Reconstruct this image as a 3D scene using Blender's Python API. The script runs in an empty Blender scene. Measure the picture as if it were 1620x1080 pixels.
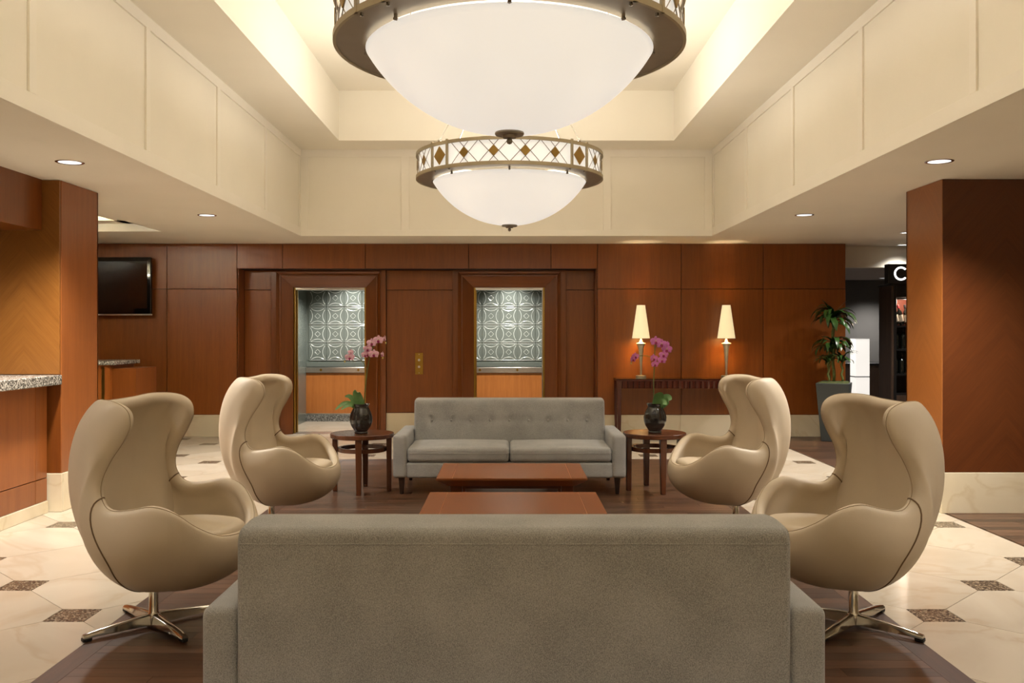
import bpy, bmesh, math, random
from mathutils import Vector, Matrix
random.seed(7)
S = bpy.context.scene
C = S.collection
PI = math.pi
R = math.radians

# ------------------------------------------------------------------ camera
cam = bpy.data.cameras.new('camera')
cam.sensor_width = 36.0
cam.lens = 36.0 * 1450 / 1620
cam.shift_x = 4 / 1620
cam.shift_y = -15 / 1620
cam.clip_start = 0.05
camo = bpy.data.objects.new('camera', cam)
C.objects.link(camo)
camo.location = (0, 0, 1.35)
camo.rotation_euler = (R(90), 0, 0)
S.camera = camo

# ------------------------------------------------------------------ world, exposure
w = bpy.data.worlds.new('world')
S.world = w
w.use_nodes = True
w.node_tree.nodes['Background'].inputs[0].default_value = (1.0, 0.93, 0.84, 1)
w.node_tree.nodes['Background'].inputs[1].default_value = 0.05
S.view_settings.view_transform = 'Standard'
S.view_settings.look = 'None'
S.view_settings.gamma = 1
S.view_settings.use_curve_mapping = False
S.view_settings.exposure = 1.36
S.cycles.max_bounces = 6
S.cycles.diffuse_bounces = 4
S.cycles.glossy_bounces = 3
S.cycles.transmission_bounces = 6
S.cycles.adaptive_threshold = 0.06
S.cycles.caustics_reflective = False
S.cycles.caustics_refractive = False

# light levels
UPLIGHT_W = 30        # lamp in each chandelier drum, shining up into the tray
BOWL_E = 0.345          # glowing glass bowl
SPOT_W = 165           # recessed downlights
WARM = (1.0, 0.94, 0.855)
SPOTC = (1.0, 0.95, 0.885)

# ------------------------------------------------------------------ materials
def srgb(r, g, b):
    f = lambda c: (c / 12.92 if c <= 0.04045 else ((c + 0.055) / 1.055) ** 2.4)
    return (f(r / 255), f(g / 255), f(b / 255), 1)

def newmat(name):
    m = bpy.data.materials.new(name)
    m.use_nodes = True
    nt = m.node_tree
    b = nt.nodes['Principled BSDF']
    return m, nt, b

def N(nt, t, **kw):
    n = nt.nodes.new(t)
    for k, v in kw.items():
        if k in n.inputs:
            n.inputs[k].default_value = v
        else:
            setattr(n, k, v)
    return n

def plain(name, col, rough=0.5, metal=0.0, noise=0.06, scale=6.0, bump=0.0, bscale=200.0, coat=0.0, spec=0.5):
    m, nt, b = newmat(name)
    tc = N(nt, 'ShaderNodeTexCoord')
    nz = N(nt, 'ShaderNodeTexNoise', Scale=scale, Detail=4.0)
    nt.links.new(tc.outputs['Object'], nz.inputs['Vector'])
    rp = N(nt, 'ShaderNodeValToRGB')
    rp.color_ramp.elements[0].position = 0.3
    rp.color_ramp.elements[1].position = 0.7
    rp.color_ramp.elements[0].color = tuple(c * (1 - noise) for c in col[:3]) + (1,)
    rp.color_ramp.elements[1].color = tuple(min(1, c * (1 + noise)) for c in col[:3]) + (1,)
    nt.links.new(nz.outputs['Fac'], rp.inputs['Fac'])
    nt.links.new(rp.outputs['Color'], b.inputs['Base Color'])
    b.inputs['Roughness'].default_value = rough
    b.inputs['Metallic'].default_value = metal
    b.inputs['Coat Weight'].default_value = coat
    b.inputs['Specular IOR Level'].default_value = spec
    if bump:
        n2 = N(nt, 'ShaderNodeTexNoise', Scale=bscale, Detail=2.0)
        nt.links.new(tc.outputs['Object'], n2.inputs['Vector'])
        bp = N(nt, 'ShaderNodeBump', Strength=bump, Distance=0.002)
        nt.links.new(n2.outputs['Fac'], bp.inputs['Height'])
        nt.links.new(bp.outputs['Normal'], b.inputs['Normal'])
    return m

def emit(name, col, strength, base=(0.8, 0.78, 0.72, 1), rough=0.3):
    m, nt, b = newmat(name)
    tc = N(nt, 'ShaderNodeTexCoord')
    nz = N(nt, 'ShaderNodeTexNoise', Scale=3.0, Detail=2.0)
    nt.links.new(tc.outputs['Object'], nz.inputs['Vector'])
    mr = N(nt, 'ShaderNodeMapRange')
    mr.inputs['To Min'].default_value = strength * 0.94
    mr.inputs['To Max'].default_value = strength * 1.04
    nt.links.new(nz.outputs['Fac'], mr.inputs['Value'])
    nt.links.new(mr.outputs['Result'], b.inputs['Emission Strength'])
    b.inputs['Base Color'].default_value = base
    b.inputs['Roughness'].default_value = rough
    b.inputs['Emission Color'].default_value = col
    return m

def wood(name, dark, light, rough=0.32, grain=(22, 22, 1.2), chevron=False, coat=0.15, island=False, vary=0.12, rand=40.0):
    """Veneer: stretched noise along the grain (local z by default)."""
    m, nt, b = newmat(name)
    tc = N(nt, 'ShaderNodeTexCoord')
    oi = N(nt, 'ShaderNodeObjectInfo')
    src = tc.outputs['Object']
    if chevron:
        sp = N(nt, 'ShaderNodeSeparateXYZ')
        nt.links.new(src, sp.inputs[0])
        ad = N(nt, 'ShaderNodeMath', operation='ADD')
        nt.links.new(sp.outputs['X'], ad.inputs[0])
        nt.links.new(sp.outputs['Y'], ad.inputs[1])
        ab = N(nt, 'ShaderNodeMath', operation='ABSOLUTE')
        nt.links.new(ad.outputs[0], ab.inputs[0])
        cb = N(nt, 'ShaderNodeCombineXYZ')
        nt.links.new(ab.outputs[0], cb.inputs['X'])
        nt.links.new(sp.outputs['Z'], cb.inputs['Z'])
        rot = N(nt, 'ShaderNodeMapping')
        rot.inputs['Rotation'].default_value = (0, R(42), 0)
        nt.links.new(cb.outputs[0], rot.inputs['Vector'])
        src = rot.outputs['Vector']
    seed = oi.outputs['Random']
    if island:
        ge = N(nt, 'ShaderNodeNewGeometry')
        a2 = N(nt, 'ShaderNodeMath', operation='ADD')
        nt.links.new(oi.outputs['Random'], a2.inputs[0])
        nt.links.new(ge.outputs['Random Per Island'], a2.inputs[1])
        fr = N(nt, 'ShaderNodeMath', operation='FRACT')
        nt.links.new(a2.outputs[0], fr.inputs[0])
        seed = fr.outputs[0]
    ml = N(nt, 'ShaderNodeMath', operation='MULTIPLY')
    ml.inputs[1].default_value = rand
    nt.links.new(seed, ml.inputs[0])
    va = N(nt, 'ShaderNodeVectorMath', operation='ADD')
    nt.links.new(src, va.inputs[0])
    nt.links.new(ml.outputs[0], va.inputs[1])
    mp = N(nt, 'ShaderNodeMapping')
    mp.inputs['Scale'].default_value = grain
    nt.links.new(va.outputs[0], mp.inputs['Vector'])
    n1 = N(nt, 'ShaderNodeTexNoise', Scale=1.0, Detail=5.0, Roughness=0.6)
    nt.links.new(mp.outputs[0], n1.inputs['Vector'])
    mp2 = N(nt, 'ShaderNodeMapping')
    mp2.inputs['Scale'].default_value = tuple(g * 6 for g in grain)
    nt.links.new(va.outputs[0], mp2.inputs['Vector'])
    n2 = N(nt, 'ShaderNodeTexNoise', Scale=1.0, Detail=2.0)
    nt.links.new(mp2.outputs[0], n2.inputs['Vector'])
    mx = N(nt, 'ShaderNodeMix', data_type='FLOAT')
    mx.inputs[0].default_value = 0.35
    nt.links.new(n1.outputs['Fac'], mx.inputs[2])
    nt.links.new(n2.outputs['Fac'], mx.inputs[3])
    rp = N(nt, 'ShaderNodeValToRGB')
    rp.color_ramp.elements[0].position = 0.28
    rp.color_ramp.elements[1].position = 0.72
    rp.color_ramp.elements[0].color = dark
    rp.color_ramp.elements[1].color = light
    nt.links.new(mx.outputs[0], rp.inputs['Fac'])
    hs = N(nt, 'ShaderNodeHueSaturation')
    mr = N(nt, 'ShaderNodeMapRange')
    mr.inputs['To Min'].default_value = 1 - vary
    mr.inputs['To Max'].default_value = 1 + vary
    nt.links.new(seed, mr.inputs['Value'])
    nt.links.new(mr.outputs['Result'], hs.inputs['Value'])
    nt.links.new(rp.outputs['Color'], hs.inputs['Color'])
    nt.links.new(hs.outputs['Color'], b.inputs['Base Color'])
    b.inputs['Roughness'].default_value = rough
    b.inputs['Coat Weight'].default_value = coat
    b.inputs['Coat Roughness'].default_value = 0.25
    return m

def stone(name, c0, c1, vein, rough=0.2, scale=1.6, vary=0.05):
    m, nt, b = newmat(name)
    tc = N(nt, 'ShaderNodeTexCoord')
    oi = N(nt, 'ShaderNodeObjectInfo')
    ml = N(nt, 'ShaderNodeMath', operation='MULTIPLY')
    ml.inputs[1].default_value = 60.0
    nt.links.new(oi.outputs['Random'], ml.inputs[0])
    va = N(nt, 'ShaderNodeVectorMath', operation='ADD')
    nt.links.new(tc.outputs['Object'], va.inputs[0])
    nt.links.new(ml.outputs[0], va.inputs[1])
    n1 = N(nt, 'ShaderNodeTexNoise', Scale=scale, Detail=5.0, Distortion=1.2)
    nt.links.new(va.outputs[0], n1.inputs['Vector'])
    rp = N(nt, 'ShaderNodeValToRGB')
    e = rp.color_ramp.elements
    e[0].position = 0.30; e[0].color = c0
    e[1].position = 0.62; e[1].color = c1
    x = e.new(0.47); x.color = tuple((a * .5 + d * .5) for a, d in zip(c0, c1))
    y = e.new(0.495); y.color = vein
    z = e.new(0.52); z.color = tuple((a * .45 + d * .55) for a, d in zip(c0, c1))
    nt.links.new(n1.outputs['Fac'], rp.inputs['Fac'])
    hs = N(nt, 'ShaderNodeHueSaturation')
    mr = N(nt, 'ShaderNodeMapRange')
    mr.inputs['To Min'].default_value = 1 - vary
    mr.inputs['To Max'].default_value = 1 + vary
    nt.links.new(oi.outputs['Random'], mr.inputs['Value'])
    nt.links.new(mr.outputs['Result'], hs.inputs['Value'])
    nt.links.new(rp.outputs['Color'], hs.inputs['Color'])
    nt.links.new(hs.outputs['Color'], b.inputs['Base Color'])
    b.inputs['Roughness'].default_value = rough
    return m

def granite(name, a, bb, c, scale=110.0, rough=0.25):
    m, nt, b = newmat(name)
    tc = N(nt, 'ShaderNodeTexCoord')
    vo = N(nt, 'ShaderNodeTexVoronoi', Scale=scale)
    nt.links.new(tc.outputs['Object'], vo.inputs['Vector'])
    sp = N(nt, 'ShaderNodeSeparateColor')
    nt.links.new(vo.outputs['Color'], sp.inputs[0])
    rp = N(nt, 'ShaderNodeValToRGB')
    rp.color_ramp.interpolation = 'CONSTANT'
    e = rp.color_ramp.elements
    e[0].position = 0; e[0].color = a
    e[1].position = 0.4; e[1].color = bb
    x = e.new(0.78); x.color = c
    nt.links.new(sp.outputs[0], rp.inputs['Fac'])
    nt.links.new(rp.outputs['Color'], b.inputs['Base Color'])
    b.inputs['Roughness'].default_value = rough
    return m

def fabric(name, c0, c1):
    m, nt, b = newmat(name)
    tc = N(nt, 'ShaderNodeTexCoord')
    mp = N(nt, 'ShaderNodeMapping')
    mp.inputs['Scale'].default_value = (420, 420, 240)
    nt.links.new(tc.outputs['Object'], mp.inputs['Vector'])
    n1 = N(nt, 'ShaderNodeTexNoise', Scale=1.0, Detail=2.0)
    nt.links.new(mp.outputs[0], n1.inputs['Vector'])
    n2 = N(nt, 'ShaderNodeTexNoise', Scale=5.0, Detail=3.0)
    nt.links.new(tc.outputs['Object'], n2.inputs['Vector'])
    mx = N(nt, 'ShaderNodeMix', data_type='FLOAT')
    mx.inputs[0].default_value = 0.25
    nt.links.new(n1.outputs['Fac'], mx.inputs[2])
    nt.links.new(n2.outputs['Fac'], mx.inputs[3])
    rp = N(nt, 'ShaderNodeValToRGB')
    rp.color_ramp.elements[0].position = 0.33
    rp.color_ramp.elements[1].position = 0.67
    rp.color_ramp.elements[0].color = c0
    rp.color_ramp.elements[1].color = c1
    nt.links.new(mx.outputs[0], rp.inputs['Fac'])
    nt.links.new(rp.outputs['Color'], b.inputs['Base Color'])
    bp = N(nt, 'ShaderNodeBump', Strength=0.35, Distance=0.002)
    nt.links.new(n1.outputs['Fac'], bp.inputs['Height'])
    nt.links.new(bp.outputs['Normal'], b.inputs['Normal'])
    b.inputs['Roughness'].default_value = 0.9
    b.inputs['Sheen Weight'].default_value = 0.25
    b.inputs['Specular IOR Level'].default_value = 0.2
    return m

M = {}
M['plaster'] = plain('plaster', srgb(243, 236, 220), 0.75, noise=0.02, scale=1.5)
M['plaster_trim'] = plain('plaster_trim', srgb(244, 237, 222), 0.6, noise=0.02, scale=2)
M['veneer'] = wood('veneer', srgb(120, 62, 17), srgb(144, 80, 26), rough=0.36)
M['veneer_trim'] = wood('veneer_trim', srgb(108, 55, 17), srgb(130, 71, 25), rough=0.3)
M['veneer_light'] = wood('veneer_light', srgb(150, 88, 38), srgb(176, 110, 54))
M['veneer_desk'] = wood('veneer_desk', srgb(132, 73, 31), srgb(156, 92, 43))
M['chevron'] = wood('chevron', srgb(84, 42, 18), srgb(104, 55, 25), grain=(26, 26, 1.3), chevron=True)  # column front: shade of the unlit face put into a darker colour
M['chevron_side_lit'] = wood('chevron_side_lit', srgb(146, 86, 36), srgb(164, 100, 44), grain=(26, 26, 1.3), chevron=True)  # same column veneer, light on the side face put into the colour
M['chevron_gold'] = wood('chevron_gold', srgb(130, 80, 31), srgb(154, 100, 44), grain=(26, 26, 1.3), chevron=True)
M['table_wood'] = wood('table_wood', srgb(134, 74, 38), srgb(156, 92, 50), rough=0.25, grain=(1.2, 18, 18), coat=0.35)
M['table_wood_leg'] = wood('table_wood_leg', srgb(90, 44, 20), srgb(112, 58, 28), rough=0.3)
M['inlay'] = wood('inlay', srgb(172, 116, 66), srgb(190, 134, 84))
M['walnut'] = wood('walnut', srgb(76, 40, 22), srgb(104, 58, 32), rough=0.26, coat=0.3)
M['mahogany'] = wood('mahogany', srgb(66, 26, 18), srgb(92, 40, 26), rough=0.2, coat=0.4)
M['plank'] = wood('plank', srgb(56, 37, 25), srgb(96, 68, 50), rough=0.34, grain=(1.6, 26, 26), coat=0.1, island=True, vary=0.42)
M['leg_dark'] = wood('leg_dark', srgb(34, 20, 14), srgb(52, 32, 22), rough=0.35)
M['dark_room_wood'] = wood('dark_room_wood', srgb(44, 32, 26), srgb(84, 66, 54), rough=0.4)
M['gap'] = plain('gap', srgb(42, 20, 10), 0.8)
M['grout'] = plain('grout', srgb(196, 180, 150), 0.85, noise=0.03)
M['tile'] = stone('tile', srgb(182, 168, 147), srgb(198, 186, 167), srgb(184, 169, 147), rough=0.2, scale=0.8)
M['skirting'] = stone('skirting', srgb(214, 200, 170), srgb(228, 216, 190), srgb(213, 197, 165), rough=0.25, scale=1.0)
M['dot'] = granite('dot_granite', srgb(58, 48, 38), srgb(104, 90, 72), srgb(150, 134, 112), 120)
M['granite'] = granite('granite', srgb(76, 72, 66), srgb(140, 134, 124), srgb(196, 190, 178), 110)
M['granite_dark'] = granite('granite_dark', srgb(70, 70, 68), srgb(112, 112, 108), srgb(150, 150, 146), 120)
M['fabric'] = fabric('fabric', srgb(130, 130, 129), srgb(192, 192, 190))
M['leather'] = plain('leather', srgb(202, 186, 162), 0.52, noise=0.035, scale=5, bump=0.12, bscale=320)
M['leather_seam'] = plain('leather_seam', srgb(112, 88, 62), 0.7)
M['leather_stitch'] = plain('leather_stitch', srgb(164, 144, 116), 0.6)
M['chrome'] = plain('chrome', srgb(200, 196, 188), 0.14, 1.0, noise=0.03)
M['steel'] = plain('steel', srgb(214, 210, 204), 0.28, 1.0, noise=0.04, scale=20)
M['bronze'] = plain('bronze', srgb(166, 152, 124), 0.42, 0.5, noise=0.06, scale=8)
M['bronze_dark'] = plain('bronze_dark', srgb(142, 131, 114), 0.42, 0.5, noise=0.06, scale=8)
M['bronze_diamond'] = plain('bronze_diamond', srgb(150, 118, 56), 0.4, 0.7, noise=0.08, scale=14)
M['brass'] = plain('brass', srgb(176, 140, 66), 0.3, 1.0, noise=0.08, scale=10)
M['rubber'] = plain('rubber', srgb(26, 24, 22), 0.6)
M['black_gloss'] = plain('black_gloss', srgb(10, 10, 11), 0.08, noise=0.02, coat=0.3)
M['black_matte'] = plain('black_matte', srgb(20, 19, 19), 0.45)
M['dark_wall'] = plain('dark_wall', srgb(92, 90, 88), 0.8, noise=0.04)
M['grey_ceiling'] = plain('grey_ceiling', srgb(170, 164, 160), 0.8, noise=0.03)
M['planter'] = plain('planter', srgb(66, 72, 71), 0.35, noise=0.05, scale=4)
M['soil'] = plain('soil', srgb(70, 78, 36), 0.9, noise=0.4, scale=40, bump=0.8, bscale=60)
M['leaf'] = plain('leaf', srgb(42, 70, 26), 0.34, noise=0.3, scale=9)
M['cane'] = plain('cane', srgb(104, 112, 58), 0.6, noise=0.3, scale=40)
M['orchid_leaf'] = plain('orchid_leaf', srgb(104, 142, 86), 0.35, noise=0.14, scale=12)
M['orchid_stem'] = plain('orchid_stem', srgb(92, 104, 50), 0.5, noise=0.2, scale=30)
M['petal_pale'] = plain('petal_pale', srgb(232, 186, 208), 0.5, noise=0.18, scale=60)
M['petal_pink'] = plain('petal_pink', srgb(206, 120, 190), 0.5, noise=0.15, scale=60)
M['petal_lip'] = plain('petal_lip', srgb(150, 26, 92), 0.5, noise=0.2, scale=60)
M['bud'] = plain('bud', srgb(190, 180, 110), 0.5, noise=0.1, scale=60)
M['pewter'] = plain('pewter', srgb(206, 198, 176), 0.32, 0.6, noise=0.08, scale=12)
M['bowl'] = emit('bowl_glass', (1.0, 0.95, 0.87, 1), BOWL_E * 0.72, rough=0.35)
M['drum'] = emit('drum_acrylic', (1.0, 0.96, 0.90, 1), 0.225, rough=0.5)
M['lens'] = emit('downlight_lens', (0.94, 0.97, 1.0, 1), 0.5)
M['shade'] = emit('lamp_shade', (1.0, 0.80, 0.44, 1), 0.28, base=(0.8, 0.72, 0.5, 1), rough=0.7)
M['paper'] = emit('paper_lantern', (1.0, 0.95, 0.88, 1), 0.32)
M['sign_white'] = emit('sign_letter', (1.0, 0.98, 0.92, 1), 1.1)
M['cove'] = emit('cove_tube', (1.0, 0.97, 0.80, 1), 24.0)
M['wine_red'] = plain('wine_red', srgb(150, 24, 34), 0.35)
M['wine_glass'] = plain('wine_glass', srgb(24, 26, 22), 0.1, coat=0.4)
M['wine_label'] = plain('wine_label', srgb(226, 218, 200), 0.6)
M['cubby'] = plain('cubby_back', srgb(120, 62, 46), 0.6)
M['white_plastic'] = plain('white_plastic', srgb(190, 190, 188), 0.4)

def glassmat(name, base, rough, metal=0.0, trans=0.0, ior=1.45):
    m, nt, b = newmat(name)
    tc = N(nt, 'ShaderNodeTexCoord')
    nz = N(nt, 'ShaderNodeTexNoise', Scale=40.0, Detail=2.0)
    nt.links.new(tc.outputs['Object'], nz.inputs['Vector'])
    bp = N(nt, 'ShaderNodeBump', Strength=0.15, Distance=0.003)
    nt.links.new(nz.outputs['Fac'], bp.inputs['Height'])
    nt.links.new(bp.outputs['Normal'], b.inputs['Normal'])
    b.inputs['Base Color'].default_value = base
    b.inputs['Roughness'].default_value = rough
    b.inputs['Metallic'].default_value = metal
    b.inputs['Transmission Weight'].default_value = trans
    b.inputs['IOR'].default_value = ior
    return m
M['cast_glass'] = glassmat('cast_glass', srgb(116, 124, 118), 0.26, 0.4)
M['cast_glass_highlight'] = glassmat('cast_glass_highlight', srgb(232, 238, 232), 0.2, 0.3)  # relief ridges: glass highlights painted as a paler colour
M['smoke_glass'] = glassmat('smoke_glass', srgb(50, 48, 45), 0.07, 0.0, 0.25, 1.6)
M['clear_glass'] = glassmat('clear_glass', srgb(225, 225, 225), 0.02, 0.0, 0.95, 1.1)

# ------------------------------------------------------------------ mesh helpers
class MB:
    def __init__(s):
        s.v = []; s.f = []; s.mi = []
    def add(s, vs, fs, mi=0):
        o = len(s.v)
        s.v += [tuple(p) for p in vs]
        for f in fs:
            s.f.append(tuple(i + o for i in f)); s.mi.append(mi)
        return s
    def box(s, x0, x1, y0, y1, z0, z1, mi=0):
        vs = [(x0, y0, z0), (x1, y0, z0), (x1, y1, z0), (x0, y1, z0), (x0, y0, z1), (x1, y0, z1), (x1, y1, z1), (x0, y1, z1)]
        return s.add(vs, [(0, 3, 2, 1), (4, 5, 6, 7), (0, 1, 5, 4), (1, 2, 6, 5), (2, 3, 7, 6), (3, 0, 4, 7)], mi)
    def frustum(s, b, t, z0, z1, mi=0):      # b,t = (x0,x1,y0,y1)
        vs = [(b[0], b[2], z0), (b[1], b[2], z0), (b[1], b[3], z0), (b[0], b[3], z0), (t[0], t[2], z1), (t[1], t[2], z1), (t[1], t[3], z1), (t[0], t[3], z1)]
        return s.add(vs, [(0, 3, 2, 1), (4, 5, 6, 7), (0, 1, 5, 4), (1, 2, 6, 5), (2, 3, 7, 6), (3, 0, 4, 7)], mi)
    def prism_xz(s, poly, y0, y1, mi=0):
        n = len(poly)
        vs = [(p[0], y0, p[1]) for p in poly] + [(p[0], y1, p[1]) for p in poly]
        fs = [tuple(range(n)), tuple(range(2 * n - 1, n - 1, -1))] + [(i, i + n, (i + 1) % n + n, (i + 1) % n) for i in range(n)]
        return s.add(vs, fs, mi)
    def prism_xy(s, poly, z0, z1, mi=0):
        n = len(poly)
        vs = [(p[0], p[1], z0) for p in poly] + [(p[0], p[1], z1) for p in poly]
        fs = [tuple(range(n - 1, -1, -1)), tuple(range(n, 2 * n))] + [(i, (i + 1) % n, (i + 1) % n + n, i + n) for i in range(n)]
        return s.add(vs, fs, mi)
    def prism_yz(s, poly, x0, x1, mi=0):
        n = len(poly)
        vs = [(x0, p[0], p[1]) for p in poly] + [(x1, p[0], p[1]) for p in poly]
        fs = [tuple(range(n)), tuple(range(2 * n - 1, n - 1, -1))] + [(i, i + n, (i + 1) % n + n, (i + 1) % n) for i in range(n)]
        return s.add(vs, fs, mi)
    def tube(s, pts, rad, n=8, closed=False, mi=0):
        pts = [Vector(p) for p in pts]
        k = len(pts)
        rads = rad if isinstance(rad, (list, tuple)) else [rad] * k
        rings = []
        prev = None
        for i in range(k):
            a = pts[(i - 1) % k] if (closed or i > 0) else pts[i]
            c = pts[(i + 1) % k] if (closed or i < k - 1) else pts[i]
            t = (c - a).normalized()
            if prev is None:
                up = Vector((0, 0, 1)) if abs(t.z) < 0.9 else Vector((1, 0, 0))
                u = t.cross(up).normalized()
            else:
                u = (prev - t * prev.dot(t)).normalized()
            prev = u
            vv = t.cross(u)
            rings.append([pts[i] + (u * math.cos(2 * PI * j / n) + vv * math.sin(2 * PI * j / n)) * rads[i] for j in range(n)])
        vs = [p for r in rings for p in r]
        fs = []
        for i in range(k if closed else k - 1):
            i2 = (i + 1) % k
            for j in range(n):
                j2 = (j + 1) % n
                fs.append((i * n + j, i * n + j2, i2 * n + j2, i2 * n + j))
        if not closed:
            fs.append(tuple(range(n - 1, -1, -1)))
            fs.append(tuple(range((k - 1) * n, k * n)))
        return s.add(vs, fs, mi)
    def lathe(s, prof, n=32, fn=None, cx=0, cy=0, mi=0, caps=True):
        vs = []
        for (r, z) in prof:
            for j in range(n):
                a = 2 * PI * j / n
                rr = r * (fn(a, z) if fn else 1)
                vs.append((cx + rr * math.cos(a), cy + rr * math.sin(a), z))
        fs = []
        k = len(prof)
        for i in range(k - 1):
            for j in range(n):
                j2 = (j + 1) % n
                fs.append((i * n + j, i * n + j2, (i + 1) * n + j2, (i + 1) * n + j))
        if caps:
            if prof[0][0] > 1e-5: fs.append(tuple(range(n - 1, -1, -1)))
            if prof[-1][0] > 1e-5: fs.append(tuple(range((k - 1) * n, k * n)))
        return s.add(vs, fs, mi)
    def grid(s, pts, closed_u=False, mi=0):      # pts[u][v]
        nu = len(pts); nv = len(pts[0])
        vs = [p for row in pts for p in row]
        fs = []
        for i in range(nu if closed_u else nu - 1):
            i2 = (i + 1) % nu
            for j in range(nv - 1):
                fs.append((i * nv + j, i2 * nv + j, i2 * nv + j + 1, i * nv + j + 1))
        return s.add(vs, fs, mi)

def rounded_box(dx, dy, dz, r, n=(10, 10, 4), crown=0.0, cx=0, cy=0, cz=0, fn=None):
    """dense rounded box centred at cx,cy,cz"""
    bm = bmesh.new()
    hx, hy, hz = dx / 2, dy / 2, dz / 2
    def lin(h, k):
        c = [-h, -h + r * .3, -h + r * .65, -h + r]
        inner = [(-h + r) + (2 * h - 2 * r) * i / k for i in range(1, k)]
        return c + inner + [h - r, h - r * .65, h - r * .3, h]
    X, Y, Z = lin(hx, n[0]), lin(hy, n[1]), lin(hz, n[2])
    mb = MB()
    cache = {}
    def V(x, y, z):
        k = (round(x, 6), round(y, 6), round(z, 6))
        if k not in cache:
            ix = max(-hx + r, min(hx - r, x)); iy = max(-hy + r, min(hy - r, y)); iz = max(-hz + r, min(hz - r, z))
            d = Vector((x - ix, y - iy, z - iz))
            if d.length > 1e-9:
                d = d.normalized() * r
            p = Vector((ix, iy, iz)) + d
            if crown and p.z > 0:
                p.z += crown * (1 - (p.x / hx) ** 2) * (1 - (p.y / hy) ** 2) * (p.z / hz)
            if fn:
                p = fn(p)
            cache[k] = len(mb.v)
            mb.v.append((p.x + cx, p.y + cy, p.z + cz))
        return cache[k]
    def face(A, B, mk):
        for i in range(len(A) - 1):
            for j in range(len(B) - 1):
                q = [V(*mk(A[i], B[j])), V(*mk(A[i + 1], B[j])), V(*mk(A[i + 1], B[j + 1])), V(*mk(A[i], B[j + 1]))]
                mb.f.append(tuple(q)); mb.mi.append(0)
    for sg in (-1, 1):
        face(X, Y, lambda a, b, sg=sg: (a, b, sg * hz))
        face(X, Z, lambda a, b, sg=sg: (a, sg * hy, b))
        face(Y, Z, lambda a, b, sg=sg: (sg * hx, a, b))
    bm.free()
    return mb

def mesh(name, mb, mats, smooth=0, bevel=0, seg=1):
    me = bpy.data.meshes.new(name)
    me.from_pydata(mb.v, [], mb.f)
    if not isinstance(mats, (list, tuple)): mats = [mats]
    for m in mats: me.materials.append(M[m] if isinstance(m, str) else m)
    if len(mats) > 1:
        me.polygons.foreach_set('material_index', mb.mi)
    bm = bmesh.new()
    bm.from_mesh(me)
    bmesh.ops.remove_doubles(bm, verts=bm.verts, dist=1e-6)
    bmesh.ops.recalc_face_normals(bm, faces=bm.faces)
    if bevel:
        es = [e for e in bm.edges if len(e.link_faces) == 2 and e.calc_face_angle(0) > R(30)]
        bmesh.ops.bevel(bm, geom=es, offset=bevel, segments=seg, profile=0.5, affect='EDGES', clamp_overlap=True)
    bm.to_mesh(me)
    bm.free()
    if smooth:
        for p in me.polygons: p.use_smooth = True
        if smooth < 179:
            me.set_sharp_from_angle(angle=R(smooth))
    me.update()
    return me

def obj(name, mb, mats=None, parent=None, loc=(0, 0, 0), rot=(0, 0, 0), smooth=0, bevel=0, seg=1):
    me = mb if isinstance(mb, bpy.types.Mesh) else mesh(name, mb, mats, smooth, bevel, seg)
    o = bpy.data.objects.new(name, me)
    C.objects.link(o)
    o.location = loc
    o.rotation_euler = rot if isinstance(rot, (tuple, list)) else (0, 0, rot)
    if parent is not None: o.parent = parent
    return o

def tag(o, label, cat, group=None):
    o['label'] = label; o['category'] = cat
    if group: o['group'] = group
    return o

def thing(name, label, cat, loc=(0, 0, 0), rotz=0, group=None):
    o = bpy.data.objects.new(name, None)
    o.empty_display_size = 0.1
    C.objects.link(o)
    o.location = loc; o.rotation_euler = (0, 0, rotz)
    return tag(o, label, cat, group)

def struct(o, label, cat):
    o['kind'] = 'structure'
    return tag(o, label, cat)

def dup(o, parent=None):
    c = o.copy()
    C.objects.link(c)
    c.parent = parent
    for ch in list(o.children):
        dup(ch, c)
    return c

def piece(name, x0, x1, y0, y1, z0, z1, mat, parent, bevel=0.002):
    """a box whose origin is its own centre (so the grain varies piece by piece)"""
    cx, cy, cz = (x0 + x1) / 2, (y0 + y1) / 2, (z0 + z1) / 2
    return obj(name, MB().box(x0 - cx, x1 - cx, y0 - cy, y1 - cy, z0 - cz, z1 - cz), mat, parent, (cx, cy, cz), bevel=bevel)

def light(name, kind, loc, power, color, parent=None, **kw):
    l = bpy.data.lights.new(name, kind)
    l.energy = power; l.color = color[:3]
    rot = kw.pop('rot', (0, 0, 0))
    for k, v in kw.items(): setattr(l, k, v)
    o = bpy.data.objects.new(name, l)
    C.objects.link(o)
    o.location = loc; o.rotation_euler = rot
    if parent is not None: o.parent = parent
    return o

# ------------------------------------------------------------------ dimensions
YB = 11.83                      # back wall face
ZC = 2.49                       # low ceiling
OX0, OX1, OY0, OY1 = -2.49, 2.42, 0.9, 10.9      # big ceiling opening
ZL = 3.515                      # ledge level
IX0, IX1, IY0, IY1 = -1.93, 1.86, 1.45, 10.37    # inner tray
ZT = 4.08
RX0, RX1 = -3.517, 1.134        # elevator recess
YR = 12.12
ZH = 2.166

# ------------------------------------------------------------------ floor
fl = obj('floor', MB().box(-7, 9, -3.5, 15.4, -0.12, -0.012), 'grout')
struct(fl, 'cream stone and dark plank lobby floor', 'floor')

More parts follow.
